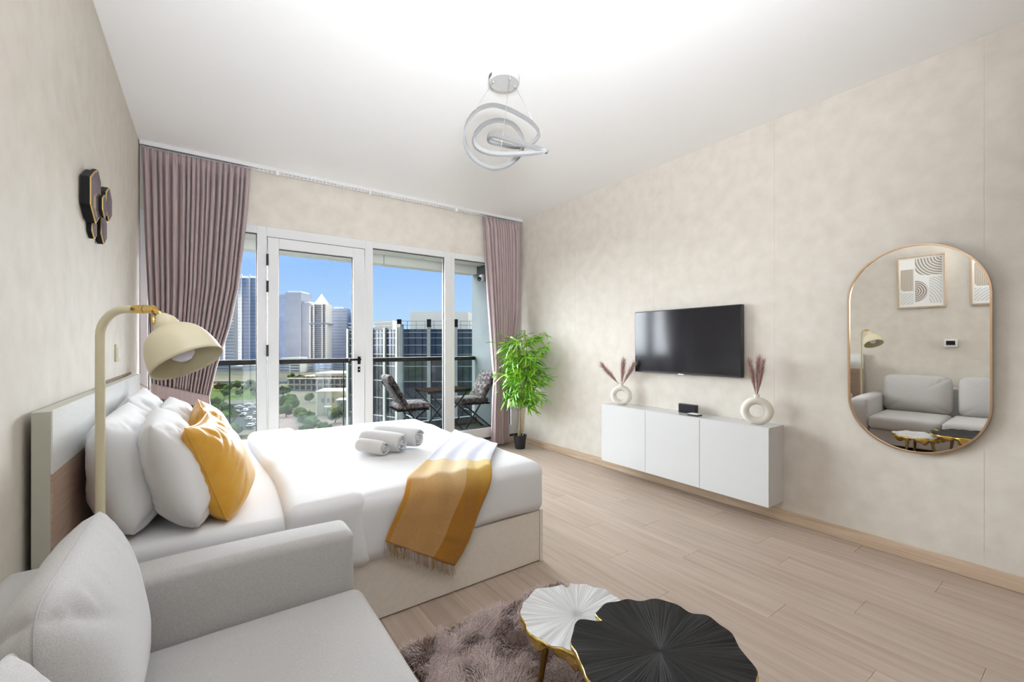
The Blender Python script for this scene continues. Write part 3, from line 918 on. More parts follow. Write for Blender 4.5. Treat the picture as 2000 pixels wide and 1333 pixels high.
def back_cushion(yc, W, seed, H=.455):
    n = 40
    uu = np.sign(np.linspace(-1, 1, n)) * np.abs(np.linspace(-1, 1, n)) ** .8
    Uu, Vv = np.meshgrid(uu, uu, indexing='ij')
    T1, T2 = .095, .13                 # front and rear fullness
    mxx = np.maximum(np.abs(Uu), np.abs(Vv)); rr = (np.abs(Uu) ** 7 + np.abs(Vv) ** 7) ** (1 / 7) + 1e-9
    k = np.where(mxx > 1e-6, mxx / rr, 1)
    px = Uu * k * W / 2
    hh = Vv * k * H / 2
    prof = (np.clip(1 - np.abs(Uu) ** 4, 0, 1) * np.clip(1 - np.abs(Vv) ** 2.6, 0, 1)) ** .55
    prof = prof * (1 - .25 * Vv)
    cre = np.exp(-((Vv - .80) / .16) ** 2) * (np.sin(Uu * 29 + seed) * .6 + np.sin(Uu * 53 + 2 * seed) * .4) * .0026 * np.clip(1.05 - np.abs(Vv), 0, .2) / .2
    ln = np.array([-.07, 0, 1.0]); ln /= np.linalg.norm(ln)
    nd = np.array([1.0, 0, .07]); nd /= np.linalg.norm(nd)
    org = np.array([-.205, yc, .385])
    def side(sg):
        tt = (T1 if sg > 0 else T2) * prof + cre + .0025 * wob(px, hh, 14, int(seed * 10))
        return org + px[..., None] * np.array([0, 1.0, 0]) + (hh + H / 2)[..., None] * ln + (sg * tt)[..., None] * nd
    A, B = side(1), side(-1)
    b = (np.abs(Uu) > .999) | (np.abs(Vv) > .999)
    mid = (A + B) / 2; A[b] = mid[b]; B[b] = mid[b]
    o = G().grid(A).grid(B, flip=True).obj('back_cushion', M['sofa'], sf, smooth=True)
    bmx = bmesh.new(); bmx.from_mesh(o.data); bmesh.ops.remove_doubles(bmx, verts=bmx.verts, dist=1e-5); bmx.to_mesh(o.data); bmx.free(); o.data.shade_smooth()
    bd = np.concatenate([mid[:, 0], mid[-1, 1:], mid[::-1, -1][1:], mid[0, ::-1][1:-1]])
    G().tube(bd, .0014, 5, closed=True).obj('seam', M['sofa'], o, smooth=True)
back_cushion(SY0 + AR + CW * 1.5, CW + .004, 1.0)
back_cushion(SY0 + AR + .285, .58, 2.7)
for x_ in (SX0 + .05, SX1 - .06):
    for y_ in (SY0 + .05, SY1 - .05):
        G().tube([(x_, y_, 0), (x_, y_, .08)], .018, 10).obj('leg', M['black'], sf, smooth=True, auto=40)

# ------------------------------------------------------------------ floor lamp
lpx, lpy = -.278, 1.895
lamp = thing('floor_lamp', 'cream metal floor lamp with domed shade over the sofa arm', 'floor lamp', (lpx, lpy, 0))
G().lathe([(.001, .0), (.085, 0), (.088, .006), (.086, .014), (.02, .020), (.014, .03)], 32, (lpx, lpy, 0)).obj('base', M['cream'], lamp, smooth=True, auto=40)
dv_ = np.array([.79, -.61, 0])
pp = [(lpx, lpy, .02), (lpx, lpy, .6), (lpx, lpy, 1.22)]
Rb = .085
for a in np.linspace(0, math.pi / 2, 10):
    q = np.array([lpx, lpy, 1.312]) + dv_ * Rb * (1 - math.cos(a)) + np.array([0, 0, Rb * math.sin(a)])
    pp.append(tuple(q))
e0 = np.array(pp[-1]); pp.append(tuple(e0 + dv_ * .035))
G().tube(pp, .0125, 14).obj('pole', M['cream'], lamp, smooth=True, auto=60)
e1 = e0 + dv_ * .035
jb = G().tube([e1 - dv_ * .008, e1 + dv_ * .030], .0138, 14).tube([e1 + dv_ * .032, e1 + dv_ * .058], .0135, 14).obj('swivel_joint', M['brass'], lamp, smooth=True, auto=50)
G().lathe([(.001, .004), (.005, .003), (.005, 0)], 8, tuple(e1 + np.array([-.0075, -.011, 0])), axis=(-.61, -.79, 0)).obj('screw', M['bronze'], jb)
sax = np.array([.40, -.36, -.84]); sax /= np.linalg.norm(sax)       # axis pointing out of the shade mouth
s0 = e1 + dv_ * .077 + np.array([0, 0, -.012])
G().tube([e1 + dv_ * .05, s0, s0 + sax * .022], .0075, 10).obj('hanger', M['brass'], lamp, smooth=True)
nk = s0 + sax * .010
G().lathe([(.001, 0), (.016, .0), (.030, .018), (.035, .034), (.034, .048), (.028, .055)], 28, tuple(nk), axis=tuple(sax)).obj('socket_cap', M['cream'], lamp, smooth=True, auto=50)
dk = nk + sax * .048
prof = [(.030, 0), (.054, .010), (.076, .032), (.090, .064), (.0975, .098), (.1005, .132)]
prof = [tuple(q) for q in resample(prof, 18)]
sh = G().lathe(prof, 48, tuple(dk), axis=tuple(sax)).obj('shade', M['cream'], lamp, smooth=True)
sm = sh.modifiers.new('solidify', 'SOLIDIFY'); sm.thickness = .0022; sm.offset = -1
G().lathe([(.012, -.03), (.018, 0.008), (.030, .028), (.035, .052), (.031, .073), (.017, .087), (.001, .091)], 24, tuple(dk + sax * .03), axis=tuple(sax)).obj('bulb', M['bulb'], lamp, smooth=True)
G().tube([tuple(nk + np.array([-.020, -.016, -.002])), tuple(nk + sax * .030 + np.array([-.026, -.022, -.002]))], .006, 8).obj('bracket_strap', M['brass'], lamp, smooth=True)

# ------------------------------------------------------------------ coffee tables
def veined(name, c1, c2):
    m, nt, b = nodemat(name)
    N, L = nt.nodes, nt.links
    tc = N.new('ShaderNodeTexCoord')
    sp = N.new('ShaderNodeSeparateXYZ'); L.new(tc.outputs['Object'], sp.inputs[0])
    at = N.new('ShaderNodeMath'); at.operation = 'ARCTAN2'
    L.new(sp.outputs['Y'], at.inputs[0]); L.new(sp.outputs['X'], at.inputs[1])
    ln = N.new('ShaderNodeVectorMath'); ln.operation = 'LENGTH'; L.new(tc.outputs['Object'], ln.inputs[0])
    cb = N.new('ShaderNodeCombineXYZ')
    m1 = N.new('ShaderNodeMath'); m1.operation = 'MULTIPLY'; m1.inputs[1].default_value = 22.0; L.new(at.outputs[0], m1.inputs[0])
    m2 = N.new('ShaderNodeMath'); m2.operation = 'MULTIPLY'; m2.inputs[1].default_value = 9.0; L.new(ln.outputs['Value'], m2.inputs[0])
    L.new(m1.outputs[0], cb.inputs[0]); L.new(m2.outputs[0], cb.inputs[1])
    nz = N.new('ShaderNodeTexNoise'); nz.inputs['Scale'].default_value = 1.0; nz.inputs['Detail'].default_value = 4
    nz.inputs['Distortion'].default_value = .7
    L.new(cb.outputs[0], nz.inputs['Vector'])
    rp = N.new('ShaderNodeValToRGB')
    rp.color_ramp.elements[0].position = .40; rp.color_ramp.elements[0].color = (*c1, 1)
    rp.color_ramp.elements[1].position = .60; rp.color_ramp.elements[1].color = (*c2, 1)
    L.new(nz.outputs['Fac'], rp.inputs[0]); L.new(rp.outputs[0], b.inputs['Base Color'])
    bp = N.new('ShaderNodeBump'); bp.inputs['Strength'].default_value = .8; bp.inputs['Distance'].default_value = .004
    L.new(nz.outputs['Fac'], bp.inputs['Height']); L.new(bp.outputs[0], b.inputs['Normal'])
    b.inputs['Roughness'].default_value = .5
    b.inputs['Specular IOR Level'].default_value = .2
    return m
M['leafblack'] = veined('blackened_leaf', (.004, .004, .004), (.020, .019, .018))
M['leafwhite'] = veined('whitewashed_leaf', (.52, .52, .51), (.72, .72, .72))
def leaf_table(label, c, R, zt, mat, notch, seed, legs):
    root = thing('coffee_table', label, 'coffee table', (c[0], c[1], 0), group='leaf tables')
    n = 240
    ph = np.linspace(0, 2 * math.pi, n, endpoint=False)
    r = np.random.RandomState(int(seed))
    rad = np.ones(n)
    for k, a in ((3, .025), (5, .022), (8, .020), (13, .014), (19, .008)):
        rad += a * np.sin(k * ph + r.uniform(0, 6.28))
    for (na, nw, ndp) in notch:
        dd = (ph - na + math.pi) % (2 * math.pi) - math.pi
        rad -= ndp * np.exp(-(dd / nw) ** 4)
    rad *= R
    wav = sum(a * np.sin(k * ph + r.uniform(0, 6.28)) for k, a in ((4, .005), (9, .006), (17, .004)))
    def ring(f, z):
        return np.stack([rad * f * np.cos(ph), rad * f * np.sin(ph), z + np.zeros(n)], 1)
    fs = [.02, .12, .3, .5, .7, .85, .94, 1.004]
    A = np.stack([ring(f, zt - .006 * (1 - f) + wav * f ** 4 * .5) for f in fs])
    g = G()
    F = []
    k = len(fs)
    V = np.concatenate([[[0, 0, zt - .007]], A.reshape(-1, 3)])
    for j in range(n):
        F.append((0, 1 + j, 1 + (j + 1) % n))
        for i in range(k - 1):
            F.append((1 + i * n + j, 1 + (i + 1) * n + j, 1 + (i + 1) * n + (j + 1) % n, 1 + i * n + (j + 1) % n))
    g.add(V, F)
    top = g.obj('leaf_top', mat, root, local=True, smooth=True)
    thick = .046 + 1.9 * wav
    B = np.stack([ring(.97, zt - .003 + wav * .45), ring(1.0, zt - .0015 + wav * .5), ring(1.016, zt - .012 + wav * .5), ring(1.0, zt - .45 * thick), ring(.97, zt - .85 * thick), ring(.92, zt - thick), ring(.5, zt - .036)])
    k = B.shape[0]
    F = []
    for j in range(n):
        for i in range(k - 1):
            F.append((i * n + j, (i + 1) * n + j, (i + 1) * n + (j + 1) % n, i * n + (j + 1) % n))
    F.append(tuple((k - 1) * n + j for j in range(n)))
    G().add(B.reshape(-1, 3), F).obj('gold_rim', M['gold'], root, local=True, smooth=True)
    for a in legs:
        ca, sa = math.cos(a), math.sin(a)
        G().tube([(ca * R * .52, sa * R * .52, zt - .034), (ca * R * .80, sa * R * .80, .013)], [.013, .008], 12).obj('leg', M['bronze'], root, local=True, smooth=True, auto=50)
    return root
leaf_table('low whitewashed leaf-shaped coffee table with gold rim', (1.06, 1.105), .192, .340, M['leafwhite'], [(1.03, .07, .16), (-1.0, .12, .06)], 5, (2.75, .65, -1.45))
leaf_table('taller blackened leaf-shaped coffee table with gold rim', (1.072, .771), .245, .402, M['leafblack'], [(1.83, .10, .17)], 9, (2.3, .2, -1.9))

# ------------------------------------------------------------------ rug
RX0, RX1, RY0, RY1 = .665, 1.52, .30, 1.72
rug = thing('shag_rug', 'mauve shaggy rug under the leaf-shaped coffee tables', 'rug', ((RX0 + RX1) / 2, (RY0 + RY1) / 2, 0))
M['rugback'] = pmat('rug_backing', (.12, .08, .075), rough=1)
M['pile'] = pmat('mauve_pile', (.42, .32, .30), (.86, .72, .68), (210, 210, 210), 3, .9, sheen=.3, lo=.35, hi=.65)
G().rbox(RX0, RX1, RY0, RY1, 0, .012, .005, .2).obj('backing', M['rugback'], rug, smooth=True)
ns = 70000
bx = nrs.uniform(RX0, RX1, ns); by = nrs.uniform(RY0, RY1, ns)
lean = 2.4 * wob(bx, by, 30, 61) + nrs.normal(0, .5, ns)
ang = 3.0 * wob(bx, by, 6, 62) + lean
ln = nrs.uniform(.030, .052, ns)
tlt = np.clip(.75 + .45 * wob(bx, by, 45, 63) + nrs.normal(0, .2, ns), .15, 1.35)
dx = np.cos(ang) * np.sin(tlt); dy = np.sin(ang) * np.sin(tlt); dz = np.cos(tlt)
wx = -np.sin(ang) * .0019; wy = np.cos(ang) * .0019
Z = np.full(ns, .010)
P0 = np.stack([bx - wx, by - wy, Z], 1); P1 = np.stack([bx + wx, by + wy, Z], 1)
m_ = ln * .55
P2 = np.stack([bx + dx * m_ * .7 + wx, by + dy * m_ * .7 + wy, Z + m_ * np.minimum(1, dz + .35)], 1)
P3 = np.stack([bx + dx * m_ * .7 - wx, by + dy * m_ * .7 - wy, Z + m_ * np.minimum(1, dz + .35)], 1)
P4 = np.stack([bx + dx * ln, by + dy * ln, Z + m_ * np.minimum(1, dz + .35) + ln * .45 * dz], 1)
V = np.stack([P0, P1, P2, P3, P4], 1).reshape(-1, 3) - np.array(rug.location)
me = bpy.data.meshes.new('pile')
idx = np.arange(ns)[:, None] * 5
loops = np.concatenate([idx + np.array([0, 1, 2, 3]), idx + np.array([3, 2, 4])], 1).ravel()
me.vertices.add(ns * 5); me.vertices.foreach_set('co', V.ravel())
me.loops.add(len(loops)); me.loops.foreach_set('vertex_index', loops)
starts = (np.arange(ns)[:, None] * 7 + np.array([0, 4])).ravel()
me.polygons.add(ns * 2); me.polygons.foreach_set('loop_start', starts)
me.update(calc_edges=True)
me.materials.append(M['pile'])
po = bpy.data.objects.new('pile', me); COL.objects.link(po); po.parent = rug; po['kind'] = 'stuff'

# ------------------------------------------------------------------ television and wall cabinets
TX = 3.385
tv = thing('television', 'black flat-screen television mounted above the white wall cabinets', 'television', (TX, 2.21, 1.03))
bz = G().rbox(TX, TX + .042, 1.700, 2.722, 1.031, 1.605, .006, .3).obj('housing', M['bezel'], tv, smooth=True)
G().box(TX - .0015, TX, 1.708, 2.714, 1.048, 1.597).obj('screen', M['tvblack'], tv)
G().box(TX - .003, TX + .001, 1.703, 2.719, 1.032, 1.040).obj('lower_trim', M['bezel'], tv)
G().rbox(TX - .004, TX + .004, 2.195, 2.250, 1.024, 1.036, .0025, .03).obj('badge', M['silver'], tv, smooth=True)
G().box(TX + .042, XR - .002, 1.98, 2.44, 1.18, 1.46).obj('wall_bracket', M['bezel'], tv)
cabY = [1.426, 1.948, 2.471, 2.994]
CL = ['white gloss wall cabinet under the mirror side of the television', 'middle white gloss wall cabinet below the television', 'white gloss wall cabinet closest to the bamboo plant']
for k in range(3):
    ya, yb = cabY[k], cabY[k + 1]
    c = thing('wall_cabinet', CL[k], 'cabinet', (3.33, (ya + yb) / 2, .143), group='wall cabinets')
    G().box(3.232, XR, ya, yb, .146, .690).obj('body', M['white'], c, bevel=.001)
    G().box(3.214, 3.231, ya + .0015, yb - .0015, .143, .690).obj('door', M['white'], c, bevel=.0015)
tag(G().box(3.214, XR, 1.426, 2.994, .690, .703).obj('cabinet_top', M['white'], bevel=.001), 'long white top panel running across all three wall cabinets', 'worktop')
bxo = thing('media_box', 'small black upright media box on the white cabinet top', 'media box', (3.36, 2.14, .703))
G().rbox(3.345, 3.375, 2.055, 2.225, .703, .782, .004, .1).obj('housing', M['bezel'], bxo, smooth=True)
G().box(3.3435, 3.3452, 2.062, 2.218, .710, .776).obj('front_glass', M['tvblack'], bxo)
ph_ = thing('remote_control', 'flat white and black remote lying in front of the media box', 'remote', (3.29, 2.03, .703))
G().rbox(3.255, 3.325, 1.990, 2.085, .703, .716, .005, .05).obj('body', M['bezel'], ph_, smooth=True)
G().rbox(3.257, 3.323, 1.992, 2.083, .716, .721, .002, .05).obj('cover', M['plastic'], ph_, smooth=True)

def donut_vase(label, cx_, cy, z0, rot, Ro, rt):
    r = thing('ring_vase', label, 'vase', (cx_, cy, z0), rot, group='ring vases on the cabinet top')
    Rm = Ro - rt
    n, m = 56, 20
    A = np.zeros((n, m + 1, 3))
    for i in range(n):
        a = 2 * math.pi * i / n
        for j in range(m + 1):
            b = 2 * math.pi * j / m
            q = rt * (1.0 + .04 * math.cos(a))
            rr = Rm + q * math.cos(b)
            z = Ro + rr * math.sin(a) * .95
            A[i, j] = (rr * math.cos(a), q * 1.12 * math.sin(b), max(z - .012, 0))
    G().grid(A, closeu=True).obj('ring_body', M['ceramic'], r, local=True, smooth=True)
    zt = Ro * 1.95 - .020
    G().lathe([(.026, zt - .004), (.021, zt + .006), (.020, zt + .020), (.0225, zt + .027), (.020, zt + .029), (.016, zt + .024), (.015, zt - .002)], 24).obj('neck', M['ceramic'], r, local=True, smooth=True)
    return r, z0 + zt + .026
def plume(label, base, tip, spread, seed):
    r = np.random.RandomState(int(seed))
    base = np.array(base); tip = np.array(tip)
    g = G()
    d = tip - base; L_ = np.linalg.norm(d); d /= L_
    g.tube([base - d * .10 * 0 - np.array([0, 0, .0]), base + d * L_ * .5, base + d * L_ * .92], [.0022, .0018, .001], 6)
    root = thing('dried_plume', label, 'dried grass', tuple(base), group='dusty pink plumes in the ring vases')
    g.obj('stalk', M['plume'], root, smooth=True)
    g = G()
    a = np.cross(d, [0, 0, 1.0]); a /= np.linalg.norm(a) + 1e-9
    b = np.cross(d, a)
    for k in range(420):
        t = r.uniform(.10, .95)
        p = base + d * L_ * t
        th = r.uniform(0, 6.28)
        out = a * math.cos(th) + b * math.sin(th)
        ln_ = L_ * r.uniform(.15, .28)
        w = 1.7 * spread * (math.sin(min(1, t * 1.15) * math.pi * .8) * .9 + .15) * (.5 + .9 * t)
        q = p + d * ln_ + out * w * r.uniform(.4, 1.1)
        m_ = p + d * ln_ * .5 + out * w * .35
        sd = np.cross(d, out) * .0013
        g.add([p - sd, p + sd, m_ + sd, m_ - sd, q], [(0, 1, 2, 3), (3, 2, 4)])
    o = g.obj('feathery_head', M['plume'], root); o['kind'] = 'stuff'
    return root
v1, n1 = donut_vase('smaller-looking cream ring vase with three spread plumes, closest to the plant', 3.33, 2.845, .703, math.radians(-58), .103, .029)
v2, n2 = donut_vase('cream ring vase holding an upright bunch of plumes at the cabinet end', 3.325, 1.560, .703, math.radians(-64), .108, .030)
plume('dusty pink plume leaning towards the bamboo plant', (3.33, 2.845, n1 - .03), (3.26, 3.03, 1.085), .030, 1)
plume('dusty pink plume standing between two leaning plumes', (3.33, 2.842, n1 - .03), (3.345, 2.825, 1.135), .034, 2)
plume('dusty pink plume leaning towards the television edge', (3.33, 2.838, n1 - .03), (3.345, 2.70, 1.105), .026, 3)
for k, (tx, ty, tz) in enumerate(((3.30, 1.600, 1.165), (3.345, 1.555, 1.18), (3.32, 1.515, 1.16))):
    plume(('plume of the upright bunch leaning towards the television', 'tallest plume in the middle of the upright bunch', 'plume of the upright bunch leaning towards the mirror')[k], (3.325, 1.560, n2 - .03), (tx, ty, tz), .022, 10 + k)

# ------------------------------------------------------------------ mirror
MYC, MZC, MHW, MHH = .713, 1.262, .316, .618
mr_ = thing('wall_mirror', 'tall pill-shaped wall mirror with thin rose gold frame', 'mirror', (XR - .022, MYC, MZC))
def stadium(hw, hh, n=40):
    P = []
    for a in np.linspace(0, math.pi, n): P.append((hw * math.cos(a), hh - hw + hw * math.sin(a)))
    for a in np.linspace(math.pi, 2 * math.pi, n): P.append((hw * math.cos(a), -(hh - hw) + hw * math.sin(a)))
    return np.array(P)
S1, S2 = stadium(MHW, MHH), stadium(MHW - .009, MHH - .009)
n = len(S1)
rings = [(S1, .012), (S1, -.016), (S2, -.016), (S2, -.006)]
A = np.stack([np.stack([np.full(n, xx), S[:, 0], S[:, 1]], 1) for S, xx in rings], 1)
G().grid(A, closeu=True).obj('frame', M['rosegold'], mr_, local=True)
G().prism([tuple(p) for p in S2], -.006, .006, 'yz').obj('mirror_glass', M['mirror'], mr_, local=True)
mr_.rotation_euler = (0, -.0115, .0135)

# ------------------------------------------------------------------ framed prints and thermostat on the sofa wall
def ringmat(name, c1, c2, scale, rings=True):
    m, nt, b = nodemat(name)
    N, L = nt.nodes, nt.links
    tc = N.new('ShaderNodeTexCoord')
    wv = N.new('ShaderNodeTexWave'); wv.wave_type = 'RINGS' if rings else 'BANDS'
    if rings: wv.rings_direction = 'X'
    else: wv.bands_direction = 'Y'
    wv.inputs['Scale'].default_value = scale; wv.inputs['Distortion'].default_value = 1.0
    rp = N.new('ShaderNodeValToRGB')
    rp.color_ramp.elements[0].position = .30; rp.color_ramp.elements[0].color = (*c2, 1)
    rp.color_ramp.elements[1].position = .42; rp.color_ramp.elements[1].color = (*c1, 1)
    L.new(tc.outputs['Object'], wv.inputs['Vector']); L.new(wv.outputs['Fac'], rp.inputs[0])
    L.new(rp.outputs[0], b.inputs['Base Color']); b.inputs['Roughness'].default_value = .9
    return m
M['ringbrown'] = ringmat('brown_arc_print', (.30, .22, .18), (.80, .79, .77), 14)
M['ringtaupe'] = ringmat('taupe_arc_print', (.36, .31, .27), (.80, .79, .77), 11)
M['bandtaupe'] = ringmat('taupe_band_print', (.42, .36, .29), (.66, .61, .54), 22, False)
M['ringpale'] = ringmat('pale_arc_print', (.80, .80, .79), (.58, .59, .58), 12)
def framed_print(label, y0, y1, z0, z1):
    r = thing('framed_print', label, 'picture', (XL, (y0 + y1) / 2, z0), group='framed prints on the sofa wall')
    f = .018
    for a in ((y0, y1, z0, z0 + f), (y0, y1, z1 - f, z1), (y0, y0 + f, z0 + f, z1 - f), (y1 - f, y1, z0 + f, z1 - f)):
        G().box(XL + .002, XL + .026, *a).obj('frame_bar', M['picframe'], r, bevel=.002)
    G().box(XL + .002, XL + .012, y0 + f, y1 - f, z0 + f, z1 - f).obj('paper', M['paper'], r)
    W, H = y1 - y0, z1 - z0
    def sh(poly, mat, cen, name):
        q = [(y1 - u * W, z1 - v * H) for u, v in poly]
        cu = np.array([XL + .0125, y1 - cen[0] * W, z1 - cen[1] * H])
        g = G().prism(q[::-1], XL + .012, XL + .0130, 'yz')
        o = g.obj(name, mat, r)
        # give the print its own origin so that the arcs are centred
        off = Vector(cu) - Vector(r.location)
        o.data.transform(Matrix.Translation(-off)); o.location = off
    # quarter shape, top
    arc = [(.38 + .56 * (1 - math.cos(a)) * .45, .24 + .15 * math.sin(a)) for a in np.linspace(0, math.pi / 2, 10)]
    sh([(.38, .06)] + arc + [(.93, .39), (.93, .06)], M['ringtaupe'], (.93, .06), 'arc_shape')
    rc = [(.07, .25), (.07, .62), (.12, .665), (.345, .67), (.345, .25)]
    sh(rc, M['bandtaupe'], (.2, .45), 'striped_block')
    sh([(.38, .48)] + [(.38 + .27 * math.sin(a), .68 - .20 * math.cos(a)) for a in np.linspace(.1, math.pi - .1, 16)] + [(.38, .88)], M['ringbrown'], (.38, .68), 'half_disc')
    sh([(.67, .42), (.67, .92), (.93, .92), (.93, .42)], M['ringpale'], (.2, 1.0), 'pale_arcs')
    sh([(.07, .70), (.07, .93), (.345, .93), (.345, .70)], M['ringpale'], (.9, 1.3), 'pale_arcs')
    return r
framed_print('pale oak framed print of brown arcs, seen whole in the mirror', 1.115, 1.555, 1.665, 2.315)
framed_print('pale oak framed print of brown arcs, cut off by the mirror edge', .47, .91, 1.665, 2.315)
tm = thing('thermostat', 'small white wall thermostat with dark screen above the sofa', 'thermostat', (XL, 1.075, 1.18))
G().rbox(XL, XL + .020, 1.015, 1.135, 1.175, 1.268, .006, .05).obj('housing', M['plastic'], tm, smooth=True)
G().box(XL + .0195, XL + .0205, 1.036, 1.114, 1.200, 1.252).obj('screen', M['tvblack'], tm)
sw = thing('light_switch', 'slim cream double wall switch above the headboard', 'switch', (XL, 3.55, 1.185))
G().rbox(XL, XL + .010, 3.495, 3.605, 1.185, 1.290, .003, .05).obj('plate', M['cream'], sw, smooth=True)
G().box(XL + .010, XL + .015, 3.515, 3.545, 1.205, 1.270).obj('rocker', M['plastic'], sw, bevel=.001)
G().box(XL + .010, XL + .015, 3.555, 3.585, 1.205, 1.270).obj('rocker', M['plastic'], sw, bevel=.001)

# ------------------------------------------------------------------ hexagon wall art
M['agate'] = pmat('smoky_mirror', (.10, .09, .12), (.34, .32, .38), (3, 14, 4), 2, .12, metal=.55, distort=1.2)
ha = thing('hexagon_wall_art', 'cluster of dark gold-edged mirrored hexagons above the headboard', 'wall art', (XL, 2.9, 1.7))
for (yc, zc, R, x0, x1) in ((2.70, 1.958, .120, .006, .040), (2.850, 2.050, .080, .004, .024), (2.800, 1.945, .055, .043, .056), (3.060, 2.020, .088, .006, .036), (2.965, 1.872, .080, .004, .030), (2.790, 1.838, .055, .002, .022)):
    H6 = [(yc + R * math.sin(k * math.pi / 3), zc + R * math.cos(k * math.pi / 3)) for k in range(6)]
    H5 = [(yc + (R - .006) * math.sin(k * math.pi / 3), zc + (R - .006) * math.cos(k * math.pi / 3)) for k in range(6)]
    hx = G().prism(H6[::-1], XL + x0, XL + x1 - .004, 'yz').obj('hexagon', M['black'], ha)
    G().prism(H6[::-1], XL + x1 - .004, XL + x1, 'yz').obj('gold_edge', M['brass'], hx)
    G().prism(H5[::-1], XL + x1, XL + x1 + .0012, 'yz').obj('face', M['agate'], hx)

# ------------------------------------------------------------------ pendant light
pc = np.array([1.517, 2.225])
pend = thing('pendant_light', 'white looping ribbon pendant light hanging from the ceiling', 'ceiling light', (pc[0], pc[1], 2.36))
cn = G().lathe([(.001, ZC - .042), (.090, ZC - .042), (.096, ZC - .036), (.096, ZC)], 48, (pc[0], pc[1], 0)).obj('canopy', M['canopy'], pend, smooth=True, auto=40)
for k in range(5):
    a = math.radians(62 + k * 7)
    G().box(-.0035, .0035, .092, .0968, ZC - .028, ZC - .008).xform(lambda V: np.stack([pc[0] + V[:, 0] * math.cos(a) - V[:, 1] * math.sin(a), pc[1] + V[:, 0] * math.sin(a) + V[:, 1] * math.cos(a), V[:, 2]], 1)).obj('vent_slot', M['slot'], cn)
Fv = np.array([math.sin(YAW), math.cos(YAW), 0]); Rv = np.array([math.cos(YAW), -math.sin(YAW), 0]); Zv = np.array([0, 0, 1.0])
LP = np.array([
    (1.631, 1.948, 2.424), (1.555, 2.011, 2.456), (1.473, 2.099, 2.505), (1.423, 2.173, 2.546), (1.410, 2.232, 2.563), (1.436, 2.272, 2.558),
    (1.514, 2.266, 2.554), (1.615, 2.234, 2.552), (1.697, 2.195, 2.578), (1.734, 2.159, 2.619), (1.718, 2.141, 2.651), (1.663, 2.150, 2.693),
    (1.587, 2.175, 2.728), (1.507, 2.212, 2.759), (1.433, 2.245, 2.765), (1.359, 2.277, 2.729), (1.308, 2.304, 2.660), (1.282, 2.313, 2.565),
    (1.290, 2.297, 2.476), (1.332, 2.267, 2.407), (1.396, 2.232, 2.370), (1.454, 2.210, 2.370), (1.518, 2.184, 2.396), (1.580, 2.170, 2.456),
    (1.617, 2.173, 2.523), (1.632, 2.192, 2.597), (1.607, 2.229, 2.675), (1.568, 2.267, 2.713), (1.516, 2.304, 2.722), (1.450, 2.331, 2.695),
    (1.388, 2.335, 2.629), (1.356, 2.319, 2.564), (1.350, 2.274, 2.496), (1.374, 2.208, 2.446), (1.425, 2.133, 2.418), (1.498, 2.052, 2.410),
    (1.572, 1.985, 2.412)])
def closed_resample(P, n):
    k = len(P); out = []
    for t in np.linspace(0, k, n, endpoint=False):
        i = int(t); u = t - i
        p0, p1, p2, p3 = P[(i - 1) % k], P[i % k], P[(i + 1) % k], P[(i + 2) % k]
        out.append(0.5 * ((2 * p1) + (-p0 + p2) * u + (2 * p0 - 5 * p1 + 4 * p2 - p3) * u * u + (-p0 + 3 * p1 - 3 * p2 + p3) * u ** 3))
    return np.array(out)
LC = closed_resample(LP, 300)
TT = np.roll(LC, -1, 0) - np.roll(LC, 1, 0); TT /= np.linalg.norm(TT, axis=1)[:, None]
Wd = Fv * .62 + Zv * .78
Wn = Wd - TT * (TT @ Wd)[:, None]; Wn /= np.linalg.norm(Wn, axis=1)[:, None]
for _ in range(30):
    Wn = (np.roll(Wn, 1, 0) + Wn * 2 + np.roll(Wn, -1, 0)); Wn -= TT * (Wn * TT).sum(1)[:, None]; Wn /= np.linalg.norm(Wn, axis=1)[:, None]
Nn = np.cross(TT, Wn)
def sweep(hw, t0, t1):
    A = np.stack([LC + Wn * a + Nn * b for a, b in ((-hw, t0), (hw, t0), (hw, t1), (-hw, t1), (-hw, t0))], 1)
    return G().grid(A, closeu=True)
rb = sweep(.0205, -.006, .006).obj('ribbon', M['ledwhite'], pend)
sweep(.0165, .006, .0085).obj('diffuser', M['leddiff'], rb)
def at_loop(i): return LP[i]
for ang, i in ((200, 16), (20, 10), (-60, 34)):
    top = np.array([pc[0] + .070 * (Rv[0] * math.cos(math.radians(ang)) + Fv[0] * math.sin(math.radians(ang))), pc[1] + .070 * (Rv[1] * math.cos(math.radians(ang)) + Fv[1] * math.sin(math.radians(ang))), ZC - .042])
    w = G().tube([top, at_loop(i)], .0011, 6).obj('suspension_wire', M['silver'], pend, smooth=True)
    G().lathe([(.005, 0), (.004, -.012), (.001, -.013)], 8, tuple(top)).obj('wire_grip', M['silver'], w, smooth=True)

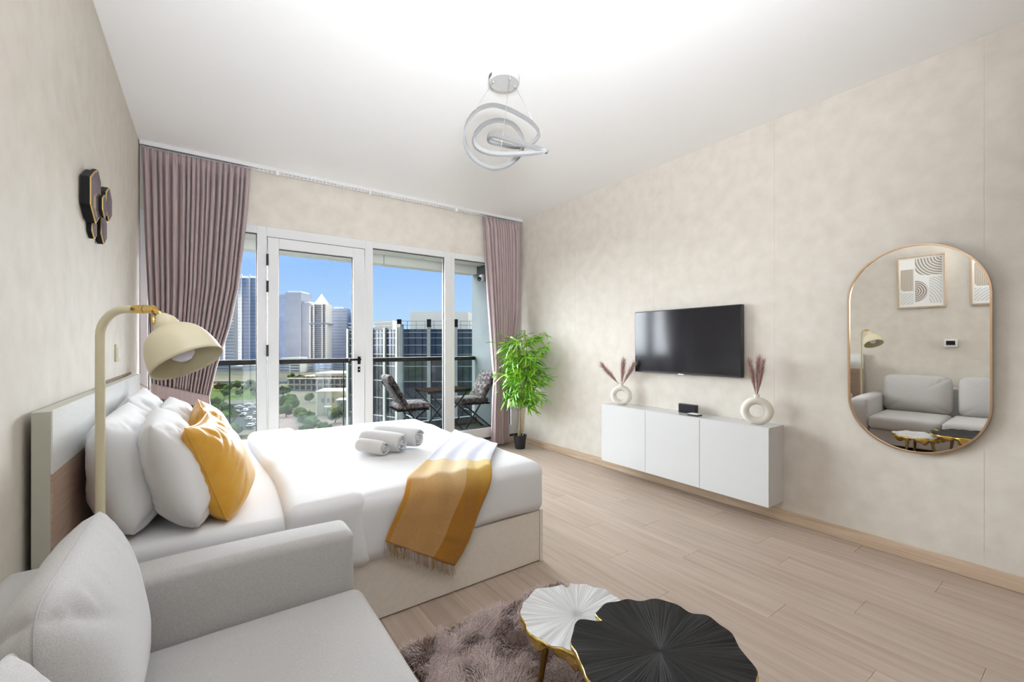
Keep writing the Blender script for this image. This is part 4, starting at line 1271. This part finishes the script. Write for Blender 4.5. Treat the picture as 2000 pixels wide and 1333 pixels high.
# ------------------------------------------------------------------ bamboo plant
bpx, bpy_ = 3.20, 4.345
pl = thing('bamboo_plant', 'leafy green bamboo in a small black pot by the curtain', 'plant', (bpx, bpy_, 0))
G().lathe([(.001, 0), (.062, 0), (.080, .150), (.085, .152), (.085, .168), (.078, .168), (.075, .14)], 32, (bpx, bpy_, 0)).obj('pot', M['pot'], pl, smooth=True, auto=40)
G().lathe([(.001, .150), (.04, .153), (.076, .142)], 20, (bpx, bpy_, 0)).obj('soil', M['soil'], pl, smooth=True)
pr = random.Random(5)
stems = []
for k in range(7):
    a = k * 2.4 + .3; r0 = .012 + .028 * (k % 3) / 2
    b0 = Vector((bpx + r0 * math.cos(a), bpy_ + r0 * math.sin(a), .145))
    top = b0 + Vector((pr.uniform(-.12, .05), pr.uniform(-.14, .04), pr.uniform(.95, 1.32)))
    midp = b0.lerp(top, .5) + Vector((pr.uniform(-.015, .015), pr.uniform(-.015, .015), 0))
    path = resample([b0, midp, top], 14)
    G().tube(path, np.linspace(.0085, .0035, 14), 7).obj('cane', M['cane'], pl, smooth=True)
    stems.append(path)
def leaf_mesh(L_, w_, droop):
    n = 6
    V = []; F = []
    for i in range(n + 1):
        t = i / n
        ww = w_ * math.sin(math.pi * min(1, t * .92 + .06)) ** .8 * (1 - .25 * t)
        x = L_ * t; z = -droop * L_ * t * t
        V += [(x, -ww, z + .12 * ww), (x, 0, z - .12 * ww), (x, ww, z + .12 * ww)]
    for i in range(n):
        a = i * 3
        F += [(a, a + 3, a + 4, a + 1), (a + 1, a + 4, a + 5, a + 2)]
    return np.array(V), F
leaf_kinds = [leaf_mesh(l, w, d) for l, w, d in ((.16, .0125, .25), (.14, .012, .4), (.18, .013, .15), (.13, .0115, .55))]
leaf_me = []
for V, F in leaf_kinds:
    leaf_me.append(G().add(V, F).mesh('leaf', M['leaf'], True))
placed = 0
extra = G(); twigs = G()
cands = []
for bi in range(135):
    st = stems[bi % len(stems)]
    hfrac = pr.uniform(.42, 1.0)
    p = Vector(st[int(hfrac * 13)])
    az = pr.uniform(0, 2 * math.pi)
    bl = pr.uniform(.12, .36) * (1.15 - .35 * abs(hfrac - .75))
    el = pr.uniform(-.1, .75)
    dirv = Vector((math.cos(az) * 1.0 - .25, math.sin(az) * 1.2 - .25, math.sin(el))).normalized()
    tip = p + dirv * bl
    tip.x = min(tip.x, XR - .09); tip.y = min(tip.y, CY - .13)
    twigs.tube([p, p.lerp(tip, .5) + Vector((0, 0, .012)), tip], [.0022, .0016, .001], 4)
    for q in range(8):
        t = .35 + .65 * q / 7
        b = p.lerp(tip, t)
        la = az + pr.uniform(-1.0, 1.0) + (0.5 if q % 2 else -.5)
        le = pr.uniform(-.75, .45)
        d = Vector((math.cos(la) * math.cos(le), math.sin(la) * math.cos(le), math.sin(le)))
        k = pr.randrange(4)
        L_ = (.16, .14, .18, .13)[k]
        e = b + d * L_
        if e.x > XR - .06 or e.y > CY - .10 or (e.z < .2):
            d = Vector((-abs(d.x) if e.x > XR - .06 else d.x, -abs(d.y) if e.y > CY - .10 else d.y, d.z))
            e = b + d * L_
            if e.x > XR - .06 or e.y > CY - .10:
                continue
        cands.append((b, d, k))
twigs.obj('twigs', M['cane'], pl)['kind'] = 'stuff'
pr.shuffle(cands)
for i, (b, d, k) in enumerate(cands):
    q = d.to_track_quat('X', 'Z').to_matrix().to_4x4()
    q = q @ Matrix.Rotation(pr.uniform(-.9, .9), 4, 'X')
    mtx = Matrix.Translation(b - pl.location) @ q
    if i < 300:
        o = bpy.data.objects.new('leaf', leaf_me[k]); COL.objects.link(o); o.parent = pl
        o.matrix_local = mtx
    else:
        V, F = leaf_kinds[k]
        W = (np.array(mtx.to_3x3()) @ V.T).T + np.array(b)
        extra.add(W, F)
if extra.n:
    extra.obj('foliage', M['leafmix'], pl, smooth=True)['kind'] = 'stuff'

# ------------------------------------------------------------------ the city below the balcony
GZ = -30.0                      # street level, about ten floors down
def cityloc(l, d, z=GZ):
    """l metres right and d metres ahead along the avenue grid"""
    return (Fv[0] * d + Rv[0] * l, Fv[1] * d + Rv[1] * l, z)
M['sand'] = pmat('sandy_ground', (0.078, 0.062, 0.044), (0.040, 0.041, 0.033), (.012, .012, .012), 6, .95, lo=.35, hi=.62, spec=0.0)
M['asphalt'] = pmat('asphalt', (0.0126, 0.0134, 0.0151), (0.0176, 0.0181, 0.0193), (.2, .2, .2), 3, .9, spec=0.0)
M['pave'] = pmat('pink_paving', (0.080, 0.055, 0.049), (0.092, 0.066, 0.058), (.4, .4, .4), 3, .9, spec=0.0)
M['lawn'] = pmat('city_lawn', (0.020, 0.034, 0.009), (0.038, 0.048, 0.017), (.08, .08, .08), 5, .95, spec=0.0)
M['villa'] = pmat('yellow_render', (.62, .51, .32), (.55, .455, .29), (.3, .3, .3), 3, .85, spec=0.0)
M['beige'] = pmat('beige_concrete', (.52, .42, .31), (.44, .36, .27), (.2, .2, .2), 3, .9, spec=0.0)
M['roofpale'] = pmat('pale_roof', (0.0455, 0.0403, 0.0315), rough=.9, spec=0.0)
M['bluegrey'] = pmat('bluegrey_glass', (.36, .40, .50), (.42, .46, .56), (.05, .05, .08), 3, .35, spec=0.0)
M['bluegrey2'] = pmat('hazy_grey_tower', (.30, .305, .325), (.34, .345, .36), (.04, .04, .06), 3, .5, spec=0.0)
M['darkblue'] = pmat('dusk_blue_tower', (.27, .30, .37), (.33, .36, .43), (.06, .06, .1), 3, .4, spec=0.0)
M['paletrim'] = pmat('pale_trim', (.66, .65, .63), rough=.7, spec=0.0)
M['creamtower'] = pmat('cream_stone', (.90, .77, .60), (.84, .72, .57), (.2, .2, .2), 2, .8, spec=0.0)
M['darkwin'] = pmat('far_window', (.20, .19, .20), rough=.3, spec=0.0)
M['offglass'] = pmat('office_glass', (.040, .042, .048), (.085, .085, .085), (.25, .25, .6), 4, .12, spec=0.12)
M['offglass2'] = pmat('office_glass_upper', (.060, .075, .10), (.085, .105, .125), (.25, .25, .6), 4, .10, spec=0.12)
M['offpier'] = pmat('office_pier', (.40, .385, .32), (.35, .335, .285), (.5, .5, .5), 3, .8, spec=0.0)
M['offbox'] = pmat('cream_plant_room', (0.92, 0.80, 0.62), rough=.85, spec=0.0)
M['treeleaf'] = pmat('tree_crown', (0.012, 0.026, 0.005), (0.040, 0.062, 0.012), (.9, .9, .9), 5, .9, bump=.6, bscale=(1.4, 1.4, 1.4), bdist=.6, spec=0.0)
M['bark'] = pmat('bark', (.06, .045, .03), rough=.95, spec=0.0)
M['carwhite'] = pmat('car_white', (0.1320, 0.1320, 0.1320), rough=.3, spec=0.15)
M['cardark'] = pmat('car_dark', (.02, .02, .025), rough=.3, spec=0.15)
M['carglass'] = pmat('car_glass', (.01, .012, .015), rough=.1)
M['tyre'] = pmat('tyre', (.01, .01, .01), rough=.9)

struct(G().box(-1500, 1800, 8, 2600, GZ - 1, GZ).obj('ground', M['sand'], origin=False))

def slab(name, label, cat, poly, mat, h=.05):
    g = G().prism([cityloc(l, d)[:2] for l, d in poly], GZ, GZ + h)
    return tag(g.obj(name, mat), label, cat)
def lat(p): return (p - 1000) / FX
slab('parking_lot', 'dark asphalt parking lot with parked cars below the balcony', 'parking lot', [(-.74 * 160, 160), (-.60 * 160, 160), (-.575 * 232, 232), (-.74 * 232, 232)], M['asphalt'])
slab('road', 'grey road passing in front of the distant towers', 'road', [(-.80 * 356, 356), (-.36 * 356, 356), (-.36 * 380, 380), (-.80 * 380, 380)], M['asphalt'])
slab('plaza', 'pinkish paved plaza beside the tree row', 'plaza', [(-.56 * 148, 148), (-.485 * 148, 148), (-.512 * 196, 196), (-.56 * 196, 196)], M['pave'])
slab('lawn', 'green lawn strip beyond the parking lot', 'lawn', [(-.74 * 250, 250), (-.575 * 250, 250), (-.575 * 318, 318), (-.74 * 318, 318)], M['lawn'])
slab('forecourt', 'sandy forecourt in front of the yellow villa', 'forecourt', [(-.47 * 150, 150), (-.36 * 150, 150), (-.36 * 176, 176), (-.47 * 186, 186)], M['pave'])

def cthing(name, label, cat, l, d, rot=0.0, group=None):
    return thing(name, label, cat, cityloc(l, d), -YAW + rot, group)

# -- near office block
ob = cthing('office_block', 'dark glazed office block with pale piers close to the balcony', 'office building', -18.3, 70)
lv = [33.46, 32.57, 31.39, 29.9, 27.96, 25.5, 22.6, 19.6, 16.6, 13.6, 10.6, 7.6, 4.6]
ROOF = 34.0
G().prism([(0.3, .3), (32, .3), (32, 22), (-10.8, 22), (-10.8, 7.4)], 0, ROOF).obj('core', M['asphalt'], ob, local=True)
def facade(p0, p1, cols, cw_, corner=False):
    p0 = np.array(p0, float); p1 = np.array(p1, float)
    L_ = np.linalg.norm(p1 - p0); t = (p1 - p0) / L_
    nrm = np.array([t[1], -t[0]])
    def put(g0, g1, o0, o1, z0, z1):
        a, b = p0 + t * g0, p0 + t * g1
        q = [a + nrm * o0, b + nrm * o0, b + nrm * o1, a + nrm * o1]
        return G().prism([tuple(x_) for x_ in q], z0, z1)
    for c in cols:
        put(c - cw_ / 2, c + cw_ / 2, -.3, .35, 0, ROOF + .3).obj('pier', M['offpier'], ob, local=True)
    for c0, c1 in zip(cols[:-1], cols[1:]):
        zs_ = [ROOF] + lv
        for i, (zt, zb) in enumerate(zip(zs_[:-1], zs_[1:])):
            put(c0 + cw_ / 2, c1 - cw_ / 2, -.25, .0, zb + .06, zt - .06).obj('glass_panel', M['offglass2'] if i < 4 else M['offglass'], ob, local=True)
            put(c0 + cw_ / 2, c1 - cw_ / 2, -.2, .12, zb - .06, zb + .06).obj('floor_band', M['offpier'], ob, local=True)
            if i < 9:
                for q_ in range(1, 4):
                    x_ = c0 + (c1 - c0) * q_ / 4
                    put(x_ - .03, x_ + .03, -.2, .05, zb + .06, zt - .06).obj('mullion', M['asphalt'], ob, local=True)
facade((0, 0), (32, 0), [0.35, 4.85, 9.2, 13.6, 18.0, 22.4], .55)
facade((-11, 7), (0, 0), [0.3, 3.2, 6.5, 9.8, 12.7], .5)
G().prism([(-.45, -.05), (0.3, -.35), (.75, .0), (.3, .5), (-.4, .5)], 0, ROOF + .8).obj('corner_pier', M['offpier'], ob, local=True)
for i in range(14):
    x_ = -.2 + i * 1.45
    G().box(x_ - .04, x_ + .04, .2, .28, ROOF, ROOF + 1.3).obj('rail_post', M['offpier'], ob, local=True)
for z_ in (.65, 1.3):
    G().box(-.4, 20, .21, .27, ROOF + z_ - .04, ROOF + z_ + .04).obj('roof_rail', M['offpier'], ob, local=True)
    a, b = np.array([-11, 7.2]), np.array([0, .3])
    G().prism([tuple(a), tuple(b), tuple(b + .07), tuple(a + .07)], ROOF + z_ - .04, ROOF + z_ + .04).obj('roof_rail', M['offpier'], ob, local=True)
for x_ in (0.0, 4.85, 9.2, 13.6):
    G().box(x_ - .35, x_ + .25, -.1, .5, ROOF + .3, ROOF + 1.6).obj('roof_plinth', M['asphalt'], ob, local=True)
G().box(.4, 10.6, 6, 14, ROOF, ROOF + 3.4).obj('plant_room', M['offbox'], ob, local=True)
G().box(-6.2, -3.0, 7, 11, ROOF, ROOF + 1.8).obj('plant_room', M['offbox'], ob, local=True)
G().tube([(4.4, 3, ROOF), (4.4, 3, ROOF + 1.6)], .12, 8).obj('roof_vent', M['offpier'], ob, local=True)

# -- distant towers
def tower(name, label, l0, l1, d, ztop, mat, depth=40.0, bands=0, bandmat=None, fins=(), finmat=None, cap=None):
    r = cthing(name, label, 'tower', (l0 + l1) / 2, d)
    hw = (l1 - l0) / 2; H = ztop - GZ
    G().box(-hw, hw, 0, depth, 0, H).obj('shaft', mat, r, local=True)
    for k in range(bands):
        z = H * (k + .5) / bands
        G().box(-hw - .4, hw + .4, -.5, .2, z - H / bands * .14, z + H / bands * .14).obj('floor_band', bandmat, r, local=True)
    for f in fins:
        x_ = -hw + f * 2 * hw
        G().box(x_ - .7, x_ + .7, -1.6, .2, 4, H + 5).obj('fin', finmat or M['paletrim'], r, local=True)
    if cap:
        G().box(-hw * cap, hw * cap, 4, depth - 4, H, H + 3).obj('roof_cap', M['paletrim'], r, local=True)
    return r
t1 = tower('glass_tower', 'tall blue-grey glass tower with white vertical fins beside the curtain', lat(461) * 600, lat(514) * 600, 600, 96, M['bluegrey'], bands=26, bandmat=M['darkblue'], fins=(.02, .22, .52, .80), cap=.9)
G().box(-19, 19, -3, 0, 2, 5).obj('podium_band', M['paletrim'], t1, local=True)
tower('beige_tower', 'slim beige tower half hidden by the wide curtain', lat(440) * 584, lat(456.5) * 584, 584, 74, M['creamtower'], depth=9, bands=24, bandmat=M['bluegrey'])
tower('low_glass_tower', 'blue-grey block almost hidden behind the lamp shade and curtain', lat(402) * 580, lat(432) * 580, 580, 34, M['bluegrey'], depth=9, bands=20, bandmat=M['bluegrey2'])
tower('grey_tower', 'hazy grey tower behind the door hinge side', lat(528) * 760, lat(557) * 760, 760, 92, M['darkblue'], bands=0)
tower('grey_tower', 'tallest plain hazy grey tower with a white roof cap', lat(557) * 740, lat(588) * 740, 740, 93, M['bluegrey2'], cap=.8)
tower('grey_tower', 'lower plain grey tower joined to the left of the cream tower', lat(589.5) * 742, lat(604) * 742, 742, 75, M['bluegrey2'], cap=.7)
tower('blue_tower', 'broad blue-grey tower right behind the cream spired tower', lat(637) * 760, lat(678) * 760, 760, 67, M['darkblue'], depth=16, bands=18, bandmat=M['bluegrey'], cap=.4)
tower('blue_tower', 'narrow blue-grey tower against the door lock stile', lat(674) * 780, lat(700) * 780, 780, 62, M['darkblue'], bands=0)
ct = cthing('spired_tower', 'cream tower with banded shaft and pyramid spire', 'tower', lat(621.5) * 700, 700)
hw = 14.0
G().box(-hw * .82, hw * .82, 1, 26, 0, 100).obj('shaft', M['creamtower'], ct, local=True)
for x_ in (-.92, -.48, .48, .92):
    G().box(hw * x_ - 1.1, hw * x_ + 1.1, -1.0, 3, 0, 96 if abs(x_) > .6 else 99).obj('pilaster', M['creamtower'], ct, local=True)
for k in range(30):
    z = 6 + k * 3.1
    G().box(-hw * .40, hw * .40, -.1, 1.2, z, z + 1.7).obj('window_strip', M['darkwin'], ct, local=True)
    G().box(-hw * .84, -hw * .56, -.1, 1.2, z, z + 1.5).obj('window_strip', M['darkwin'], ct, local=True)
    G().box(hw * .56, hw * .84, -.1, 1.2, z, z + 1.5).obj('window_strip', M['darkwin'], ct, local=True)
G().box(-hw, hw, -1.4, 27, 66, 68.5).obj('ledge', M['bluegrey2'], ct, local=True)
G().add([(-hw * .62, 4, 100), (hw * .62, 4, 100), (hw * .62, 22, 100), (-hw * .62, 22, 100), (0, 13, 117.5)], [(0, 1, 4), (1, 2, 4), (2, 3, 4), (3, 0, 4), (3, 2, 1, 0)]).obj('spire', M['creamtower'], ct, local=True)

# -- podium blocks in the middle distance
pr2 = random.Random(3)
PBL = [(418, 448, 560, 9, 'bluegrey'), (448, 474, 545, 5, 'beige'), (474, 508, 540, 7, 'bluegrey2'), (546, 566, 520, 16, 'bluegrey'), (566, 586, 505, 17, 'creamtower'), (586, 612, 530, 11, 'darkblue'), (613, 650, 560, 9, 'bluegrey'), (650, 676, 520, 12, 'bluegrey2'), (676, 700, 500, 15, 'darkblue')]
for k, (p0, p1, d, h, mm) in enumerate(PBL):
    lb = ['low grey-blue podium block beside the curtain edge', 'low beige block at the foot of the finned glass tower', 'pale low block at the foot of the finned glass tower', 'grey mid-rise block near the door hinges',
          'small cream mid-rise block with window rows', 'dark low block left of the cream tower foot', 'grey-blue low block at the foot of the cream tower', 'pale grey block right of the cream tower foot', 'dark block next to the door lock stile'][k]
    r = cthing('podium_block', lb, 'building', lat((p0 + p1) / 2) * d, d)
    hwk = abs(lat(p1) - lat(p0)) * d / 2
    G().box(-hwk, hwk, 0, 18, 0, h).obj('walls', M[mm], r, local=True)
    G().box(-hwk - .3, hwk + .3, -.3, 18.3, h, h + .6).obj('parapet', M['paletrim' if k in (4, 2) else 'bluegrey2'], r, local=True)
    for f in range(int(h // 3.2)):
        G().box(-hwk + .8, hwk - .8, -.12, .05, 1.2 + f * 3.2, 2.8 + f * 3.2).obj('window_strip', M['darkwin'], r, local=True)

# -- long unfinished beige building
lb_ = cthing('unfinished_building', 'long low beige building with rows of dark openings', 'building', lat(622) * 300, 300)
G().box(-22, 26, 1.2, 44, 0, 8.6).obj('walls', M['beige'], lb_, local=True)
G().box(-8, 27, 12, 42, 8.6, 11.5).obj('upper_storey', M['beige'], lb_, local=True)
for k in range(12):
    G().box(-21.4 + k * 4, -21.4 + k * 4 + .9, 0, 1.4, 0, 8.6).obj('column', M['beige'], lb_, local=True)
    for z in (1.0, 5.2):
        G().box(-20.5 + k * 4, -20.5 + k * 4 + 3.1, .9, 1.3, z, z + 2.3).obj('opening', M['darkwin'], lb_, local=True)
for z in (3.9, 8.1):
    G().box(-22.3, 26.3, -.3, 1.5, z, z + .7).obj('slab_edge', M['beige'], lb_, local=True)
for k in range(16):
    G().box(-21.5 + k * 3, -21.5 + k * 3 + .7, 2, 12, 8.6, 9.5).obj('roof_beam', M['roofpale'], lb_, local=True)

# -- yellow villa
vl = cthing('yellow_villa', 'pale yellow two-storey villa with flat parapets and tall windows', 'villa', lat(660) * 196, 196, rot=.18)
G().box(-9, 16, 0, 14, 0, 10).obj('main_block', M['villa'], vl, local=True)
G().box(-9.4, 16.4, -.4, 14.4, 10, 10.8).obj('parapet', M['villa'], vl, local=True)
G().box(1.5, 16, -9, 0, 0, 7.2).obj('front_wing', M['villa'], vl, local=True)
G().box(1.1, 16.4, -9.4, 0, 7.2, 7.8).obj('wing_parapet', M['paletrim'], vl, local=True)
for k in range(5):
    G().box(3 + k * 2.4, 3.7 + k * 2.4, -9.15, -8.9, 1, 6.2).obj('tall_window', M['darkwin'], vl, local=True)
for x_ in (-7, -4.6, -2.2):
    G().box(x_, x_ + 1.1, -.12, .1, 5.6, 7.6).obj('window', M['darkwin'], vl, local=True)
G().box(-5.4, -2.6, -2.6, 0, 3.6, 4.2).obj('porch_roof', M['paletrim'], vl, local=True)
G().box(-4.8, -3.2, -.12, .1, 0, 3.0).obj('door', M['darkwin'], vl, local=True)
G().box(-1.6, 1.6, -.4, 0, 0, 9.0).obj('portal', M['villa'], vl, local=True)

# -- trees
def tree_proto(seed):
    r = np.random.RandomState(int(seed))
    bm = bmesh.new()
    for k in range(6):
        c = Vector((r.uniform(-.5, .5), r.uniform(-.5, .5), .95 + r.uniform(-.25, .35)))
        bmesh.ops.create_icosphere(bm, subdivisions=2, radius=r.uniform(.38, .62), matrix=Matrix.Translation(c))
    for v in bm.verts:
        v.co *= 1 + .12 * math.sin(v.co.x * 17 + seed) * math.sin(v.co.y * 19) + .08 * math.sin(v.co.z * 23 + v.co.x * 11)
    me = bpy.data.meshes.new('crown'); bm.to_mesh(me); bm.free()
    me.materials.append(M['treeleaf']); me.shade_smooth()
    tk = G().tube([(0, 0, 0), (0.03, 0, .45), (0, 0.02, .9)], [.07, .05, .03], 7).mesh('trunk', M['bark'], True)
    return me, tk
protos = [tree_proto(s) for s in (1, 2, 3)]
def tree(p, d, size, label, k, grp):
    r = cthing('tree', label, 'tree', lat(p) * d, d, rot=k * 1.3, group=grp)
    r.location.z += .06
    me, tk = protos[k % 3]
    for nm, m_ in (('crown', me), ('trunk', tk)):
        o = bpy.data.objects.new(nm, m_); COL.objects.link(o); o.parent = r
    r.scale = (size, size, size * .95)
for k, (p, d, s) in enumerate([(420, 156, 5.0), (444, 166, 4.4), (411, 174, 5.0), (434, 188, 4.6), (448, 172, 3.6), (420, 205, 4.6), (463, 150, 3.0)]):
    tree(p, d, s, 'dark green street tree beside the parking lot', k, 'trees by the parking lot')
for k, (p, d, s) in enumerate([(556, 215, 4.5), (570, 205, 4.2), (559, 190, 4.0), (563, 230, 4.2), (590, 178, 3.8), (600, 170, 3.8), (612, 162, 3.4), (582, 186, 3.0), (628, 156, 2.6), (598, 153, 2.4), (640, 153, 2.2)]):
    tree(p, d, s, 'green tree in the row along the pink plaza', k, 'trees along the plaza')
tree(655, 176, 4.0, 'round bushy green tree in front of the yellow villa', 1, None)
for k, (p, d, s) in enumerate([(430, 300, 4), (445, 290, 3.4), (462, 310, 4.0), (478, 300, 3.2), (492, 318, 4.2), (500, 285, 3.6), (470, 270, 3.0), (438, 262, 3.2), (498, 262, 2.8)]):
    tree(p, d, s, 'small green tree on the lawn beyond the parking lot', k, 'trees on the far lawn')
for k, (p, d, s, lb) in enumerate([(553, 268, 4.4, 'tall green tree at the door hinge end of the unfinished building'), (604, 240, 3.2, 'small green tree between the unfinished building and the yellow villa'), (570, 398, 4.0, 'green tree beyond the grey road, behind the unfinished building'), (585, 392, 3.6, 'green tree beyond the grey road, behind the unfinished building')]):
    tree(p, d, s, lb, k, 'trees near the unfinished building')

# -- parked cars
def car_proto(mat):
    r = cthing('car', 'white parked car on the asphalt lot', 'car', 0, 10)
    G().rbox(-.9, .9, -2.2, 2.2, .35, .95, .18, .6).obj('body', mat, r, local=True, smooth=True)
    G().rbox(-.78, .78, -1.2, 1.4, .85, 1.45, .22, .5).obj('cabin', M['carglass'], r, local=True, smooth=True)
    G().rbox(-.70, .70, -.8, 1.0, 1.36, 1.48, .05, .5).obj('roof', mat, r, local=True, smooth=True)
    for x_ in (-.85, .85):
        for y_ in (-1.35, 1.35):
            G().lathe([(.001, -.1), (.33, -.1), (.33, .1), (.001, .1)], 12, (x_, y_, .33), axis=(1, 0, 0)).obj('wheel', M['tyre'], r, local=True)
    return r
cars = [(486, 182, .3), (500, 196, .3), (479, 205, .35), (494, 214, 1.4), (468, 216, 1.4), (486, 224, 1.4), (503, 226, 1.4), (489, 166, .2)]
cp = car_proto(M['carwhite'])
for k, (p, d, rt) in enumerate(cars):
    o = cp if k == 0 else dup(cp, (0, 0, 0))
    o.location = cityloc(lat(p) * d, d, GZ + .05); o.rotation_euler = (0, 0, -YAW + rt)
    o['label'] = 'white car parked on the asphalt lot'; o['group'] = 'white cars on the parking lot'
cd_ = car_proto(M['cardark'])
for k, (p, d, rt) in enumerate([(475, 192, .3), (497, 176, .3), (503, 168, .3), (462, 200, 1.4)]):
    o = cd_ if k == 0 else dup(cd_, (0, 0, 0))
    o.location = cityloc(lat(p) * d, d, GZ + .05); o.rotation_euler = (0, 0, -YAW + rt)
    o['label'] = 'dark car parked on the asphalt lot'; o['group'] = 'dark cars on the parking lot'
